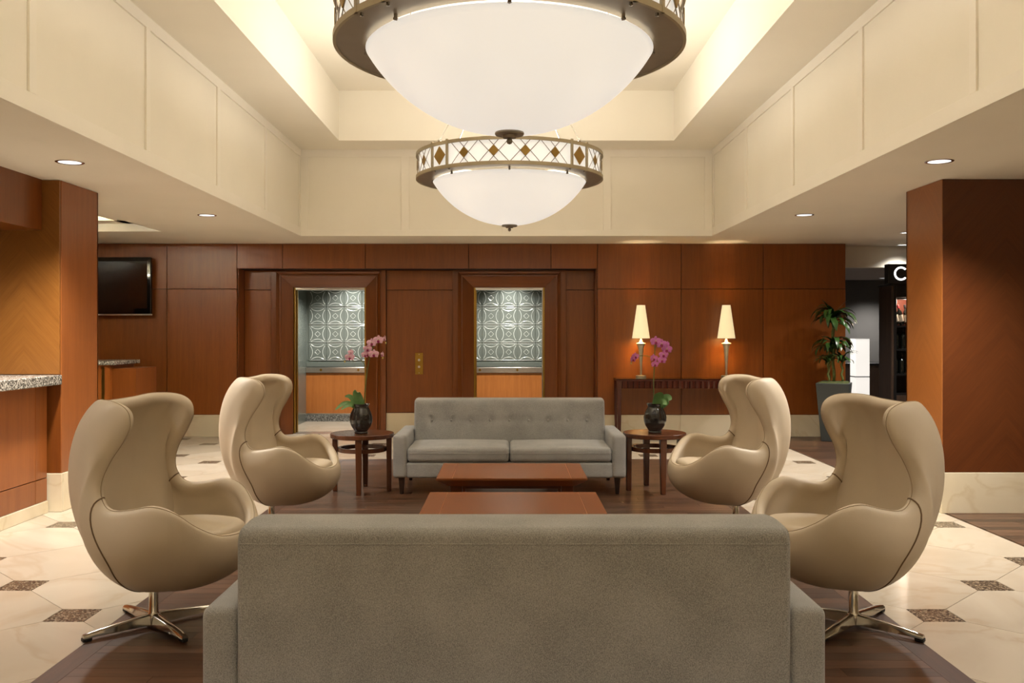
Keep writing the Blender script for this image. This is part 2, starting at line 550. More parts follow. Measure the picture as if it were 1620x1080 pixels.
def clip_poly(poly, x0, x1, y0, y1):
    def cl(ps, inside, inter):
        out = []
        for i in range(len(ps)):
            a, b = ps[i - 1], ps[i]
            if inside(b):
                if not inside(a): out.append(inter(a, b))
                out.append(b)
            elif inside(a): out.append(inter(a, b))
        return out
    def ix(v): return lambda a, b: (v, a[1] + (b[1] - a[1]) * (v - a[0]) / (b[0] - a[0]))
    def iy(v): return lambda a, b: (a[0] + (b[0] - a[0]) * (v - a[1]) / (b[1] - a[1]), v)
    for ins, it in ((lambda p: p[0] >= x0, ix(x0)), (lambda p: p[0] <= x1, ix(x1)), (lambda p: p[1] >= y0, iy(y0)), (lambda p: p[1] <= y1, iy(y1))):
        if len(poly) < 3: return []
        poly = cl(poly, ins, it)
    return poly

def area(p):
    return abs(sum(p[i - 1][0] * p[i][1] - p[i][0] * p[i - 1][1] for i in range(len(p)))) / 2

WX0, WX1, WY1, EX = -1.843, 1.797, 9.74, 3.235
HP = 0.514; LX, LY = -2.082, 4.37; DH = 0.095; G = 0.0016
regions = [(-6.1, WX0, 1.6, YB), (WX1, EX, 1.6, YB), (WX0, WX1, WY1, YB), (RX0, RX1, YB, 12.3)]
tile_cache = {}
for (x0, x1, y0, y1) in regions:
    for i in range(-9, 13):
        for j in range(-7, 18):
            cx, cy = LX + i * HP, LY + j * HP
            if (i + j) % 2 == 0:
                poly = [(-DH, -DH), (DH, -DH), (DH, DH), (-DH, DH)]
                nm, mt = 'inset_tile', 'dot'
            else:
                a, b = HP - G * 1.4, DH + G
                # octagon: square on its corner with each corner cut by an inset
                poly = [(a - b, -b), (a - b, b), (b, a - b), (-b, a - b), (-(a - b), b), (-(a - b), -b), (-b, -(a - b)), (b, -(a - b))]
                nm, mt = 'floor_tile', 'tile'
            p = clip_poly([(cx + q[0], cy + q[1]) for q in poly], x0 + 0.001, x1 - 0.001, y0 + 0.001, y1 - 0.001)
            if len(p) < 3 or area(p) < 0.0015: continue
            if cy * 0.62 + 0.7 < abs(cx): continue
            q = [(a_ - cx, b_ - cy) for a_, b_ in p]
            key = (nm, tuple((round(a_, 3), round(b_, 3)) for a_, b_ in q))
            if key not in tile_cache:
                tile_cache[key] = mesh(nm, MB().prism_xy(q, -0.012, 0.0), mt)
            obj(nm, tile_cache[key], parent=fl, loc=(cx, cy, 0))

# wood planks of the seating area: border boards and field boards
PW = 0.088
BW = 0.10
plank_cache = {}
def plank(x0, x1, y0, y1, parent, g=0.0008):
    cx, cy = (x0 + x1) / 2, (y0 + y1) / 2
    key = (round(x1 - x0, 3), round(y1 - y0, 3))
    if key not in plank_cache:
        hx, hy = (x1 - x0) / 2 - g, (y1 - y0) / 2 - g
        plank_cache[key] = mesh('plank', MB().box(-hx, hx, -hy, hy, -0.012, 0.0005), 'plank')
    return obj('plank', plank_cache[key], parent=parent, loc=(cx, cy, 0))
rest = MB()
y = 0.6; row = 0
cuts = [0.0, 0.45, 0.2, 0.7, 0.33, 0.58]
while y < WY1 - BW - 0.01:
    y1 = min(y + PW, WY1 - BW)
    x = WX0 + BW
    first = True
    while x < WX1 - BW - 0.001:
        L = 1.15
        nx = x + (L * (1 - cuts[row % 6]) if first else L)
        first = False
        if WX1 - BW - nx < 0.12: nx = WX1 - BW
        nx = min(nx, WX1 - BW)
        if 2.2 < y < 7.4:
            plank(x, nx, y, y1, fl)
        else:
            rest.box(x + .0008, nx - .0008, y + .0008, y1 - .0008, -0.012, 0.0005)
        x = nx
    y = y1; row += 1
y = 0.6
while y < WY1 - 0.01:                    # border boards along both sides
    y1 = min(y + 1.3, WY1)
    for bx in (WX0, WX1 - BW):
        if y1 > 2.2 and y < 8.5:
            o = plank(y, y1, 0, BW, fl)
            o.location = (bx + BW / 2, (y + y1) / 2, 0)
            o.rotation_euler = (0, 0, PI / 2)
        else:
            rest.box(bx + .0008, bx + BW - .0008, y + .0008, y1 - .0008, -0.012, 0.0005)
    y = y1
x = WX0 + BW
while x < WX1 - BW - 0.01:
    nx = min(x + 1.15, WX1 - BW)
    rest.box(x + .0008, nx - .0008, WY1 - BW + .0008, WY1 - .0008, -0.012, 0.0005)
    x = nx
y = 3.0; row = 0                       # dark boards on the bar side
while y < 15.1:
    x = EX + 0.02; first = True
    while x < 7.4:
        nx = min(x + (1.15 * (1 - cuts[row % 6]) if first else 1.15), 7.4)
        first = False
        if not (y > 6.75 and y < 7.4 and x > 3.4):
            rest.box(x + .0008, nx - .0008, y + .0008, y + PW - .0008, -0.012, 0.0005)
        x = nx
    y += PW; row += 1
ro = obj('plank_field', rest, 'plank', fl)
ro['kind'] = 'stuff'

# ------------------------------------------------------------------ ceiling
c = MB()
# left soffit with a stepped tray behind the column
TX0, TX1, TY0, TY1 = -6.0, -3.95, 7.75, 10.4
c.box(-7, OX0, -3.5, TY0, ZC, ZL)
c.box(TX1, OX0, TY0, TY1, ZC, ZL)
c.box(-7, TX0, TY0, TY1, ZC, ZL)
c.box(-7, OX0, TY1, 12.5, ZC, ZL)
c.box(TX0, TX0 + 0.5, TY0, TY1, ZC + 0.09, ZC + 0.12)
c.box(TX1 - 0.41, TX1, TY0, TY1, ZC + 0.09, ZC + 0.12)
c.box(TX0, TX1, TY0, TY0 + 0.4, ZC + 0.09, ZC + 0.12)
c.box(TX0, TX1, TY1 - 0.28, TY1, ZC + 0.09, ZC + 0.12)
c.box(TX0, TX1, TY0, TY1, ZC + 0.42, ZC + 0.5)
c.box(OX1, 8, -3.5, 12.2, ZC, ZL)                    # right soffit
c.box(OX0, OX1, OY1, 12.5, ZC, ZL)                   # back soffit
c.box(OX0, OX1, -3.5, OY0, ZC, ZL)                   # soffit over the camera
# upper ledge and tray
c.box(-7, IX0, -3.5, 12.5, ZL, ZT + 0.15)
c.box(IX1, 8, -3.5, 12.5, ZL, ZT + 0.15)
c.box(IX0, IX1, IY1, 12.5, ZL, ZT + 0.15)
c.box(IX0, IX1, -3.5, IY0, ZL, ZT + 0.15)
c.box(IX0, IX1, IY0, IY1, ZT, ZT + 0.15)
ce = obj('ceiling', c, 'plaster')
struct(ce, 'cream plaster ceiling with a stepped tray', 'ceiling')

# stiles and rails of the panelled fascia (each board its own piece)
PT = 0.014
ST = 0.07
stY = [10.9 - 0.035 - k * 1.525 for k in range(7)]
for (xf, sg) in ((OX0, 1), (OX1, -1)):
    xa, xb = sorted((xf, xf + sg * PT))
    piece('top_rail', xa, xb, OY0, OY1, ZL - 0.085, ZL, 'plaster_trim', ce, 0.001)
    piece('bottom_rail', xa, xb, OY0, OY1, ZC, ZC + 0.10, 'plaster_trim', ce, 0.001)
    for k, yy in enumerate(stY):
        piece('stile', xa, xb, yy - ST / 2, yy + ST / 2, ZC + 0.10, ZL - 0.085, 'plaster_trim', ce, 0.001)
ya, yb = OY1 - PT, OY1
piece('top_rail', OX0 + PT, OX1 - PT, ya, yb, ZL - 0.085, ZL, 'plaster_trim', ce, 0.001)
piece('bottom_rail', OX0 + PT, OX1 - PT, ya, yb, ZC, ZC + 0.07, 'plaster_trim', ce, 0.001)
for (xa, xb) in ((OX0 + PT, -2.39), (-1.285, -1.195), (-0.09, 0.0), (1.115, 1.205), (2.32, OX1 - PT)):
    piece('stile', xa, xb, ya, yb, ZC + 0.07, ZL - 0.085, 'plaster_trim', ce, 0.001)

# lamp tube of the small tray at the reception
for (xa, xb, ya, yb, za, lab) in ((TX0 + 0.1, TX1 - 0.1, TY0 + 0.2, TY0 + 0.23, ZC + 0.12, 'upper cove light tube above the ceiling step, running across the room'),
                             (TX1 - 0.2, TX1 - 0.17, TY0 + 0.3, TY1 - 0.4, ZC + 0.12, 'cove light tube above the ceiling step, running towards the back wall'),
                             (TX0 + 0.1, TX1 - 0.1, TY0 + 0.02, TY0 + 0.05, ZC + 0.055, 'lower cove light tube under the ceiling step, running across the room')):
    o = piece('cove_tube_light', xa, xb, ya, yb, za, za + 0.03, 'cove', None, 0.004)
    tag(o, lab, 'light')

# ------------------------------------------------------------------ outer walls
struct(obj('wall_left', MB().box(-6.4, -6.1, -3.5, 12.5, 0, 4.2), 'veneer'), 'wood clad wall behind the reception', 'wall')
struct(obj('wall_right', MB().box(7.4, 7.7, -3.5, 15.4, 0, 4.2), 'plaster'), 'cream wall at the bar side', 'wall')
struct(obj('wall_front', MB().box(-6.4, 7.7, -3.5, -3.3, 0, 4.2), 'plaster'), 'cream wall behind the viewer', 'wall')

# ------------------------------------------------------------------ back wall, panel by panel
wb = MB()
wb.box(-6.1, RX0, YB + 0.03, 12.6, 0, ZC)
wb.box(RX1, 4.34, YB + 0.03, 12.1, 0, ZC)
wb.box(RX0, RX1, YB + 0.03, 12.6, ZH, ZC)
D1 = (-2.864, -1.903); D2 = (-0.473, 0.467); ZD = 1.94
wb.box(RX0, D1[0], YR + 0.03, 12.34, 0, ZH)
wb.box(D1[1], D2[0], YR + 0.03, 12.34, 0, ZH)
wb.box(D2[1], RX1, YR + 0.03, 12.34, 0, ZH)
wb.box(D1[0], D1[1], YR + 0.03, 12.34, ZD, ZH)
wb.box(D2[0], D2[1], YR + 0.03, 12.34, ZD, ZH)
wbo = obj('wall_back', wb, 'gap')
struct(wbo, 'wood panelled back wall with elevator recess', 'wall')
ZS = 0.281; ZJ = 1.905; g = 0.003
def wpanel(x0, x1, z0, z1, y=YB, t=0.03, mat='veneer'):
    return piece('panel', x0 + g, x1 - g, y, y + t, z0 + g, z1 - g, mat, wbo, 0.002)
def px2x(px, yy): return (px - 806) * yy / 1450
xs = [-6.1, px2x(264, YB), RX0]
for a, b in zip(xs, xs[1:]):
    wpanel(a, b, ZS, ZJ); wpanel(a, b, ZJ, ZC)
xs = [RX1, px2x(1077.8, YB), px2x(1207.5, YB), 4.34]
for a, b in zip(xs, xs[1:]):
    wpanel(a, b, ZS, ZJ); wpanel(a, b, ZJ, ZC)
xs = [RX0, px2x(447, YB), px2x(578, YB), px2x(741.5, YB), px2x(871.7, YB), RX1]
for a, b in zip(xs, xs[1:]):
    wpanel(a, b, ZH, ZC)
# recess: reveals, soffit strip and rear panels
piece('panel', RX0 - 0.0, RX0 + 0.012, YB + 0.03, YR, 0, ZH, 'veneer_trim', wbo)
piece('panel', RX1 - 0.012, RX1, YB + 0.03, YR, 0, ZH, 'veneer_trim', wbo)
FW = 0.275
for a, b in ((RX0 + 0.012, D1[0] - FW), (D1[1] + FW, D2[0] - FW), (D2[1] + FW, RX1 - 0.012)):
    wpanel(a, b, ZS, ZJ, YR); wpanel(a, b, ZJ, ZH, YR)
# marble skirting slabs
bs = obj('baseboard_back', MB().box(-6.1, RX0, YB - 0.004, YB + 0.03, 0.0, ZS - 0.003).box(RX1, 4.34, YB - 0.004, YB + 0.03, 0.0, ZS - 0.003), 'grout')
struct(bs, 'marble skirting along the back wall', 'baseboard')
def skirt(x0, x1, y, step=0.92):
    n = max(1, round((x1 - x0) / step))
    for k in range(n):
        a = x0 + (x1 - x0) * k / n; b = x0 + (x1 - x0) * (k + 1) / n
        piece('marble_slab', a + 0.001, b - 0.001, y - 0.018, y + 0.03, 0.001, ZS, 'skirting', bs, 0.002)
skirt(-6.1, RX0, YB); skirt(RX1, 4.34, YB)
skirt(RX0 + 0.012, D1[0] - FW, YR); skirt(D1[1] + FW, D2[0] - FW, YR); skirt(D2[1] + FW, RX1 - 0.012, YR)

# ------------------------------------------------------------------ elevator door frames and cabs
def casing(idx, d, label):
    x0, x1 = d
    root = bpy.data.objects.new('door_%d' % idx, None)
    C.objects.link(root)
    root.location = ((x0 + x1) / 2, YR, 0)
    struct(root, label, 'door frame')
    hw = (x1 - x0) / 2
    def band(nm, oi, oo, yi, yo, mat):
        zi, zo = ZD + min(oi, 0.226), ZD + min(oo, ZH - ZD)
        for sg in (-1, 1):
            xa, xb = sg * (hw + oi), sg * (hw + oo)
            m = MB()
            vs = [(xa, yi, 0), (xb, yo, 0), (xb, yo, zo), (xa, yi, zi), (xa, 0.06, 0), (xb, 0.06, 0), (xb, 0.06, zo), (xa, 0.06, zi)]
            m.add(vs, [(0, 1, 2, 3), (4, 7, 6, 5), (0, 4, 5, 1), (1, 5, 6, 2), (2, 6, 7, 3), (3, 7, 4, 0)])
            obj(nm, m, mat, root, bevel=0.002)
        m = MB()
        vs = [(-hw - oi, yi, zi), (hw + oi, yi, zi), (hw + oo, yo, zo), (-hw - oo, yo, zo), (-hw - oi, 0.06, zi), (hw + oi, 0.06, zi), (hw + oo, 0.06, zo), (-hw - oo, 0.06, zo)]
        m.add(vs, [(0, 1, 2, 3), (4, 7, 6, 5), (0, 4, 5, 1), (1, 5, 6, 2), (2, 6, 7, 3), (3, 7, 4, 0)])
        o = obj(nm + '_head', m, M['veneer_head'], root, bevel=0.002)
    band('inner_casing', 0.0, 0.145, 0.02, -0.045, 'veneer_trim')
    band('bead', 0.145, 0.165, -0.06, -0.06, 'veneer_trim')
    band('moulding', 0.165, 0.205, -0.045, -0.075, 'veneer_trim')
    band('outer_casing', 0.205, 0.275, -0.055, -0.055, 'veneer_trim')
    # jamb linings behind the casing, with brass edges
    for sg in (-1, 1):
        xa, xb = sorted((sg * hw, sg * (hw + 0.03)))
        obj('jamb', MB().box(xa, xb, 0.06, 0.24, 0, ZD), 'veneer_trim', root)
        xa, xb = sorted((sg * (hw - 0.022), sg * hw))
        obj('brass_edge', MB().box(xa, xb, 0.05, 0.075, 0, ZD), 'brass', root, bevel=0.002)
        xa, xb = sorted((sg * (hw - 0.034), sg * (hw - 0.001)))
        obj('door_edge', MB().box(xa, xb, 0.12, 0.16, 0.01, ZD - 0.01), 'steel' if sg > 0 else 'brass', root, bevel=0.002)
    obj('head_lining', MB().box(-hw, hw, 0.06, 0.24, ZD - 0.03, ZD), 'steel', root)
    obj('sill', MB().box(-hw, hw, 0.0, 0.26, -0.004, 0.006), 'steel', root, bevel=0.002)
    return root
M['veneer_head'] = wood('veneer_head', srgb(108, 55, 17), srgb(130, 71, 25), rough=0.3, grain=(1.2, 22, 22))
casing(1, D1, 'moulded wooden frame of the elevator behind the pale pink orchid')
casing(2, D2, 'moulded wooden frame of the elevator straight behind the far sofa')

# cast glass tile with arcs and a diamond in relief
TS = 0.266
gt = MB()
hs_ = TS / 2 - 0.004
gt.box(-hs_, hs_, 0, 0.012, -hs_, hs_)
def relief(pts, r=0.0029):
    gt.tube([(p[0], -0.0005, p[1]) for p in pts], r, 6, mi=1)
for k in range(4):
    a = k * PI / 2
    arc = []
    for q in range(9):
        u = -0.095 + 0.19 * q / 8
        v = 0.110 - 0.034 * (1 - (u / 0.095) ** 2)
        arc.append((u * math.cos(a) - v * math.sin(a), u * math.sin(a) + v * math.cos(a)))
    relief(arc)
for zz in (-0.122, 0.122):
    relief([(-0.125, zz), (0.125, zz)], 0.0022)
dm = 0.042
for k in range(4):
    a, b = k * PI / 2, (k + 1) * PI / 2
    relief([(dm * math.cos(a), dm * math.sin(a)), (dm * math.cos(b), dm * math.sin(b))], 0.0016)
gt_me = mesh('glass_tile', gt, ['cast_glass', 'cast_glass_highlight'], smooth=50)

def cab(d, label, tx0, spotx):
    cx = (d[0] + d[1]) / 2
    t = thing('elevator_cab', label, 'elevator', (cx, 12.36, 0))
    hw, dp, h = 0.67, 1.40, 2.22
    obj('cab_floor', MB().box(-hw, hw, 0, dp, 0.0, 0.008), 'tile', t)
    obj('cab_ceiling', MB().box(-hw, hw, 0, dp, h, h + 0.03), 'steel', t)
    obj('side_wall', MB().box(-hw - 0.03, -hw, 0, dp + 0.05, 0, h), 'cast_glass', t)
    obj('side_wall', MB().box(hw, hw + 0.03, 0, dp + 0.05, 0, h), 'cast_glass', t)
    obj('rear_wall', MB().box(-hw, hw, dp + 0.03, dp + 0.06, 0, h), 'cast_glass', t)
    piece_ = obj('wood_panel', MB().box(-hw, hw, dp, dp + 0.03, 0.13, 0.735), 'veneer_light', t)
    obj('steel_strip', MB().box(-hw, hw, dp - 0.004, dp + 0.03, 0.118, 0.13), 'steel', t)
    for k in range(4):
        obj('granite_slab', MB().box(-hw + k * hw / 2 + .001, -hw + (k + 1) * hw / 2 - .001, dp - 0.004, dp + 0.03, 0.008, 0.117), 'granite_dark', t)
    rl = obj('handrail', MB().box(-hw, hw, dp - 0.03, dp, 0.743, 0.82), 'steel', t, bevel=0.004)
    for k in (-0.44, 0.12, 0.55):
        obj('boss', MB().prism_xz([(k - .022, .782), (k, .76), (k + .022, .782), (k, .804)], dp - 0.04, dp - 0.03), 'brass', rl)
    gw = obj('glass_wall', MB().box(-hw, hw, dp + 0.012, dp + 0.03, 0.83, h), 'cast_glass', t)
    for row, zc in enumerate((1.05, 1.32, 1.59, 1.86)):
        k = 0
        for q in range(-4, 5):
            xc = tx0 - cx + q * TS
            if xc - TS / 2 < -hw - 0.01 or xc + TS / 2 > hw + 0.01: continue
            obj('glass_tile', gt_me, parent=gw, loc=(xc, dp - 0.001, zc))
    obj('cap_strip', MB().box(-hw, hw, dp - 0.005, dp + 0.012, 0.83, 0.90), 'cast_glass', t, bevel=0.002)
    dlp = obj('ceiling_lamp', MB().lathe([(0.055, h - 0.012), (0.05, h)], 20, cx=spotx, cy=dp - 0.32), 'lens', t)
    light('lamp_light', 'SPOT', (spotx, dp - 0.32, h - 0.03), 26, (1.0, 0.95, 0.88), dlp, spot_size=R(130), spot_blend=0.6, shadow_soft_size=0.05)
    dlp = obj('ceiling_lamp', MB().lathe([(0.055, h - 0.012), (0.05, h)], 20, cx=-spotx, cy=0.45), 'lens', t)
    light('lamp_light', 'SPOT', (-spotx, 0.45, h - 0.03), 78, (1.0, 0.94, 0.86), dlp, spot_size=R(140), spot_blend=0.6, shadow_soft_size=0.05)
    return t
cab(D1, 'open elevator cab with glass wall seen behind the pale pink orchid', -2.348, 0.05)
cab(D2, 'open elevator cab with glass wall seen straight above the far sofa', -0.012, 0.02)

# call button plate between the elevators
t = thing('call_button_plate', 'brass elevator call plate on the wood panel between the elevators', 'button panel', (-1.195, YR - 0.006, 0.79))
obj('plate', MB().box(-0.052, 0.052, 0, 0.006, 0, 0.285), 'brass', t, bevel=0.002)
for zz in (0.10, 0.19):
    obj('button', MB().prism_xz([(0.016 * math.cos(k * PI / 6), zz + 0.016 * math.sin(k * PI / 6)) for k in range(12)], -0.006, 0.0), 'steel', t)
for zz in (0.02, 0.265):
    obj('screw', MB().prism_xz([(0.006 * math.cos(k * PI / 4), zz + 0.006 * math.sin(k * PI / 4)) for k in range(8)], -0.003, 0.0), 'pewter', t)

# ------------------------------------------------------------------ wood clad columns
def column(nm, label, x0, x1, y0, y1, side_x, cells_front, mat_front, mat_side, zb):
    core = MB().box(x0 + 0.02, x1 - 0.02, y0 + 0.02, y1 - 0.02, 0, ZC)
    o = obj(nm, core, 'gap')
    struct(o, label, 'column')
    for (a, b) in cells_front:
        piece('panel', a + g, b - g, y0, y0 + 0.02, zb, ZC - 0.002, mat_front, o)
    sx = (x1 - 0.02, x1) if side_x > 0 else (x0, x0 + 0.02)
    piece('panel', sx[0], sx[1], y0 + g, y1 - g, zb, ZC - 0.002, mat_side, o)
    piece('panel', x0, x1, y1 - 0.02, y1, zb, ZC - 0.002, 'veneer', o)
    # marble foot
    n = max(1, round((x1 - x0) / 0.9))
    for k in range(n):
        a = x0 + (x1 - x0) * k / n; b = x0 + (x1 - x0) * (k + 1) / n
        piece('marble_slab', a + 0.001 - (0.012 if k == 0 else 0), b - 0.001 + (0.012 if k == n - 1 else 0), y0 - 0.012, y0 + 0.02, 0.001, zb - 0.002, 'skirting', o)
    sx = (x1 - 0.02, x1 + 0.012) if side_x > 0 else (x0 - 0.012, x0 + 0.02)
    piece('marble_slab', sx[0], sx[1], y0 + 0.021, y1 + 0.01, 0.001, zb - 0.002, 'skirting', o)
    return o
column('column_left', 'wood clad column beside the reception counter', -3.95, -3.37, 6.89, 7.51, 1, [(-3.95, -3.37)], 'veneer_trim', 'veneer_desk', 0.29)
column('column_right', 'wide wood clad column with chevron veneer at the bar side', 3.225, 5.1, 6.83, 7.45, -1, [(3.225, 4.16), (4.16, 5.1)], 'chevron', 'chevron_side_lit', 0.305)

# ------------------------------------------------------------------ reception
t = struct(obj('wall_reception', MB().box(-6.1, -3.96, 6.92, 7.1, 0, ZC), 'gap'), 'wood partition with golden chevron veneer at the end of the reception', 'wall')
wr = bpy.data.objects['wall_reception']
piece('panel', -3.925, -3.373, 6.868, 6.886, 1.032, ZC - 0.003, 'chevron_gold', wr)
piece('panel', -4.5, -3.93, 6.868, 6.886, 1.032, ZC - 0.003, 'chevron_gold', wr)
hd = obj('trim_1', MB().box(-3.9, -3.50, -1.0, 6.86, 2.11, ZC), 'veneer_trim')
struct(hd, 'dark wood beam above the reception counter', 'beam')
t = thing('reception_desk', 'wood panelled reception desk front below the granite counter', 'desk', (-3.46, 3.0, 0))
obj('body', MB().box(-0.6, -0.025, -2.0, 3.86, 0, 0.955), 'gap', t)
for (a, b) in ((-2.0, -0.5), (-0.5, 0.9), (0.9, 2.3), (2.3, 3.69), (3.69, 3.86)):
    piece('panel', -0.025, 0.0, a + g, b - g, 0.262 + g, 0.955, 'veneer_desk', t)
    piece('panel', -0.025, 0.0, a + g, b - g, 0.09 + g, 0.262 - g, 'veneer_desk', t)
for k in range(6):
    a = -2.0 + k * 0.976
    piece('marble_slab', -0.025, 0.01, a + .001, a + 0.975, 0.001, 0.09, 'skirting', t)
o = obj('counter_top', MB().box(-0.75, 0.12, -2.0, 3.865, 0.957, 1.029), 'granite', None, (-3.47, 3.0, 0), bevel=0.006, seg=2)
tag(o, 'speckled grey granite counter top on the reception desk', 'counter')

t = thing('side_desk', 'wooden side desk with granite top under the television', 'desk', (-4.3, 9.87, 0))
obj('body', MB().box(-1.4, 0.0, 0, 0.62, 0, 0.995), 'veneer', t)
obj('brass_strip', MB().box(-0.09, -0.06, -0.004, 0, 0, 0.97), 'brass', t)
obj('return_panel', MB().box(0.0, 0.26, 0.05, 0.62, 0, 0.955), 'veneer_trim', t, bevel=0.002)
obj('granite_top', MB().box(-1.42, 0.06, -0.03, 0.65, 0.995, 1.035), 'granite', t, bevel=0.004)

# television
t = thing('television', 'black flat screen television on the back wall left of the elevators', 'television', (-5.15, YB, 1.55))
obj('wall_mount', MB().box(-0.2, 0.2, -0.07, 0.0, 0.25, 0.5), 'black_matte', t)
bz = obj('bezel', rounded_box(1.16, 0.055, 0.74, 0.018, (2, 2, 2), cx=0, cy=-0.115, cz=0.385), 'black_gloss', t, smooth=60)
obj('screen', MB().box(-0.53, 0.53, -0.1445, -0.1405, 0.10, 0.70), 'black_gloss', t)
obj('lower_trim', MB().box(-0.575, 0.585, -0.15, -0.11, 0.012, 0.03), 'steel', t, bevel=0.004)
fc = bpy.data.curves.new('logo', 'FONT'); fc.body = 'LG'; fc.size = 0.035; fc.extrude = 0.001
tmp = bpy.data.objects.new('logo_tmp', fc); C.objects.link(tmp)
dg = bpy.context.evaluated_depsgraph_get()
lm = bpy.data.meshes.new_from_object(tmp.evaluated_get(dg))
bpy.data.objects.remove(tmp)
lm.materials.clear(); lm.materials.append(M['white_plastic'])
lg = obj('logo', lm, parent=t, loc=(0.28 - 0.52 + 0.10, -0.1435, 0.055), rot=(R(90), 0, 0))
lr = MB().lathe([(0.012, 0), (0.016, 0), (0.016, 0.001), (0.012, 0.001)], 20, caps=False)
obj('logo_ring', lr, 'white_plastic', t, (0.28 - 0.52 + 0.075, -0.1435, 0.067), (R(90), 0, 0))

# ------------------------------------------------------------------ bar side, beyond the wall's end
struct(obj('wall_bar_header', MB().box(4.0, 7.4, 12.2, 12.35, 2.21, ZC), 'plaster'), 'cream header over the passage to the bar', 'wall')
struct(obj('ceiling_bar', MB().box(3.0, 7.4, 12.35, 15.2, 2.21, 2.3), 'grey_ceiling'), 'grey lower ceiling over the bar', 'ceiling')
struct(obj('wall_bar_back', MB().box(2.5, 7.4, 15.2, 15.35, 0, 2.4), 'dark_wall'), 'dark grey wall at the back of the bar', 'wall')
struct(obj('wall_bar_left', MB().box(3.6, 3.8, 12.1, 15.2, 0, 2.4), 'dark_wall'), 'dark grey side wall of the bar', 'wall')
t = thing('bar_counter', 'dark wooden bar counter against the grey wall behind the paper lantern', 'counter', (5.6, 14.5, 0))
obj('body', MB().box(-0.35, 0.9, 0, 0.6, 0, 0.82), 'dark_room_wood', t)
obj('top', MB().box(-0.38, 0.93, -0.04, 0.62, 0.82, 0.86), 'black_matte', t, bevel=0.005)

t = thing('floor_lantern', 'tall white paper floor lantern glowing beside the planter', 'lamp', (5.16, 13.5, 0))
obj('lower_shade', MB().box(-0.105, 0.105, -0.105, 0.105, 0.03, 0.69), 'paper', t, bevel=0.006)
obj('upper_shade', MB().box(-0.105, 0.105, -0.105, 0.105, 0.70, 1.25), 'paper', t, bevel=0.006)
obj('band', MB().box(-0.107, 0.107, -0.107, 0.107, 0.689, 0.701), 'black_matte', t)
obj('base', MB().box(-0.11, 0.11, -0.11, 0.11, 0.0, 0.03), 'black_matte', t, bevel=0.004)
obj('cap', MB().box(-0.107, 0.107, -0.107, 0.107, 1.25, 1.256), 'white_plastic', t)

# wine cabinet with bottles
CX, CY = 4.885, 11.72
t = thing('wine_cabinet', 'tall dark wood wine cabinet half hidden by the right column', 'cabinet', (CX, CY, 0))
obj('side_panel', MB().box(0, 0.03, 0, 0.40, 0, 1.94), 'dark_room_wood', t, bevel=0.003)
obj('side_panel', MB().box(1.17, 1.20, 0, 0.40, 0, 1.94), 'dark_room_wood', t, bevel=0.003)
obj('back_panel', MB().box(0.03, 1.17, 0.37, 0.40, 0, 1.94), 'black_matte', t)
obj('crown', MB().box(-0.012, 1.212, -0.012, 0.40, 1.94, 1.965), 'black_matte', t, bevel=0.004)
for zz in (0.08, 0.55, 0.80, 1.12, 1.42, 1.78):
    obj('shelf', MB().box(0.03, 1.17, 0.02, 0.37, zz - 0.01, zz + 0.012), 'black_matte', t)
obj('front_stile', MB().box(0.03, 0.065, -0.004, 0.02, 0.0, 1.94), 'black_matte', t, bevel=0.003)
obj('front_stile', MB().box(0.55, 0.65, -0.004, 0.02, 0.0, 1.94), 'black_matte', t, bevel=0.003)
obj('front_stile', MB().box(1.09, 1.17, -0.004, 0.02, 0.0, 1.94), 'black_matte', t, bevel=0.003)
obj('top_rail', MB().box(0.065, 1.09, -0.004, 0.02, 1.79, 1.94), 'black_matte', t, bevel=0.003)
obj('lower_door', MB().box(0.065, 0.55, -0.002, 0.02, 0.06, 0.54), 'dark_room_wood', t, bevel=0.003)
obj('lower_door', MB().box(0.65, 1.09, -0.002, 0.02, 0.06, 0.54), 'dark_room_wood', t, bevel=0.003)
obj('cubby_back', MB().box(0.04, 1.09, 0.30, 0.32, 1.44, 1.77), 'cubby', t)
light('cabinet_light', 'POINT', (0.20, 0.05, 1.74), 3.0, (1.0, 0.78, 0.6), t, shadow_soft_size=0.03)

def bottle_mesh():
    m = MB()
    m.lathe([(0.0, 0), (0.034, 0), (0.037, 0.01), (0.037, 0.18), (0.030, 0.205), (0.015, 0.225), (0.0145, 0.30), (0.0, 0.30)], 16, mi=0)
    m.lathe([(0.0376, 0.05), (0.0376, 0.15)], 16, mi=1, caps=False)
    m.lathe([(0.0160, 0.25), (0.0160, 0.302), (0.0, 0.302)], 16, mi=2, caps=False)
    return m
bme_red = mesh('wine_bottle', bottle_mesh(), ['wine_glass', 'wine_label', 'wine_red'], smooth=50)
bme_dark = mesh('wine_bottle', bottle_mesh(), ['wine_glass', 'wine_label', 'black_matte'], smooth=50)
bme_plain = mesh('wine_bottle', bottle_mesh(), ['wine_glass', 'wine_glass', 'black_matte'], smooth=50)
wine = [((0.11, 0.08), 1.433, -14, bme_dark, 'white labelled wine bottle leaning at the left end of the lit cubby'),
        ((0.178, 0.09), 1.433, -14, bme_red, 'white labelled wine bottle with a red cap in the lit cubby'),
        ((0.246, 0.08), 1.433, -10, bme_dark, 'white labelled wine bottle leaning against the red capped one'),
        ((0.12, 0.14), 1.133, 0, bme_plain, 'dark bottle on the shelf below the lit cubby, left one'),
        ((0.21, 0.14), 1.133, 0, bme_plain, 'dark bottle on the shelf below the lit cubby, right one'),
        ((0.11, 0.14), 0.813, 0, bme_plain, 'dark bottle on the lowest glazed shelf, left one'),
        ((0.19, 0.14), 0.813, 0, bme_plain, 'dark bottle on the lowest glazed shelf, middle one'),
        ((0.27, 0.14), 0.813, 0, bme_plain, 'dark bottle on the lowest glazed shelf, right one')]
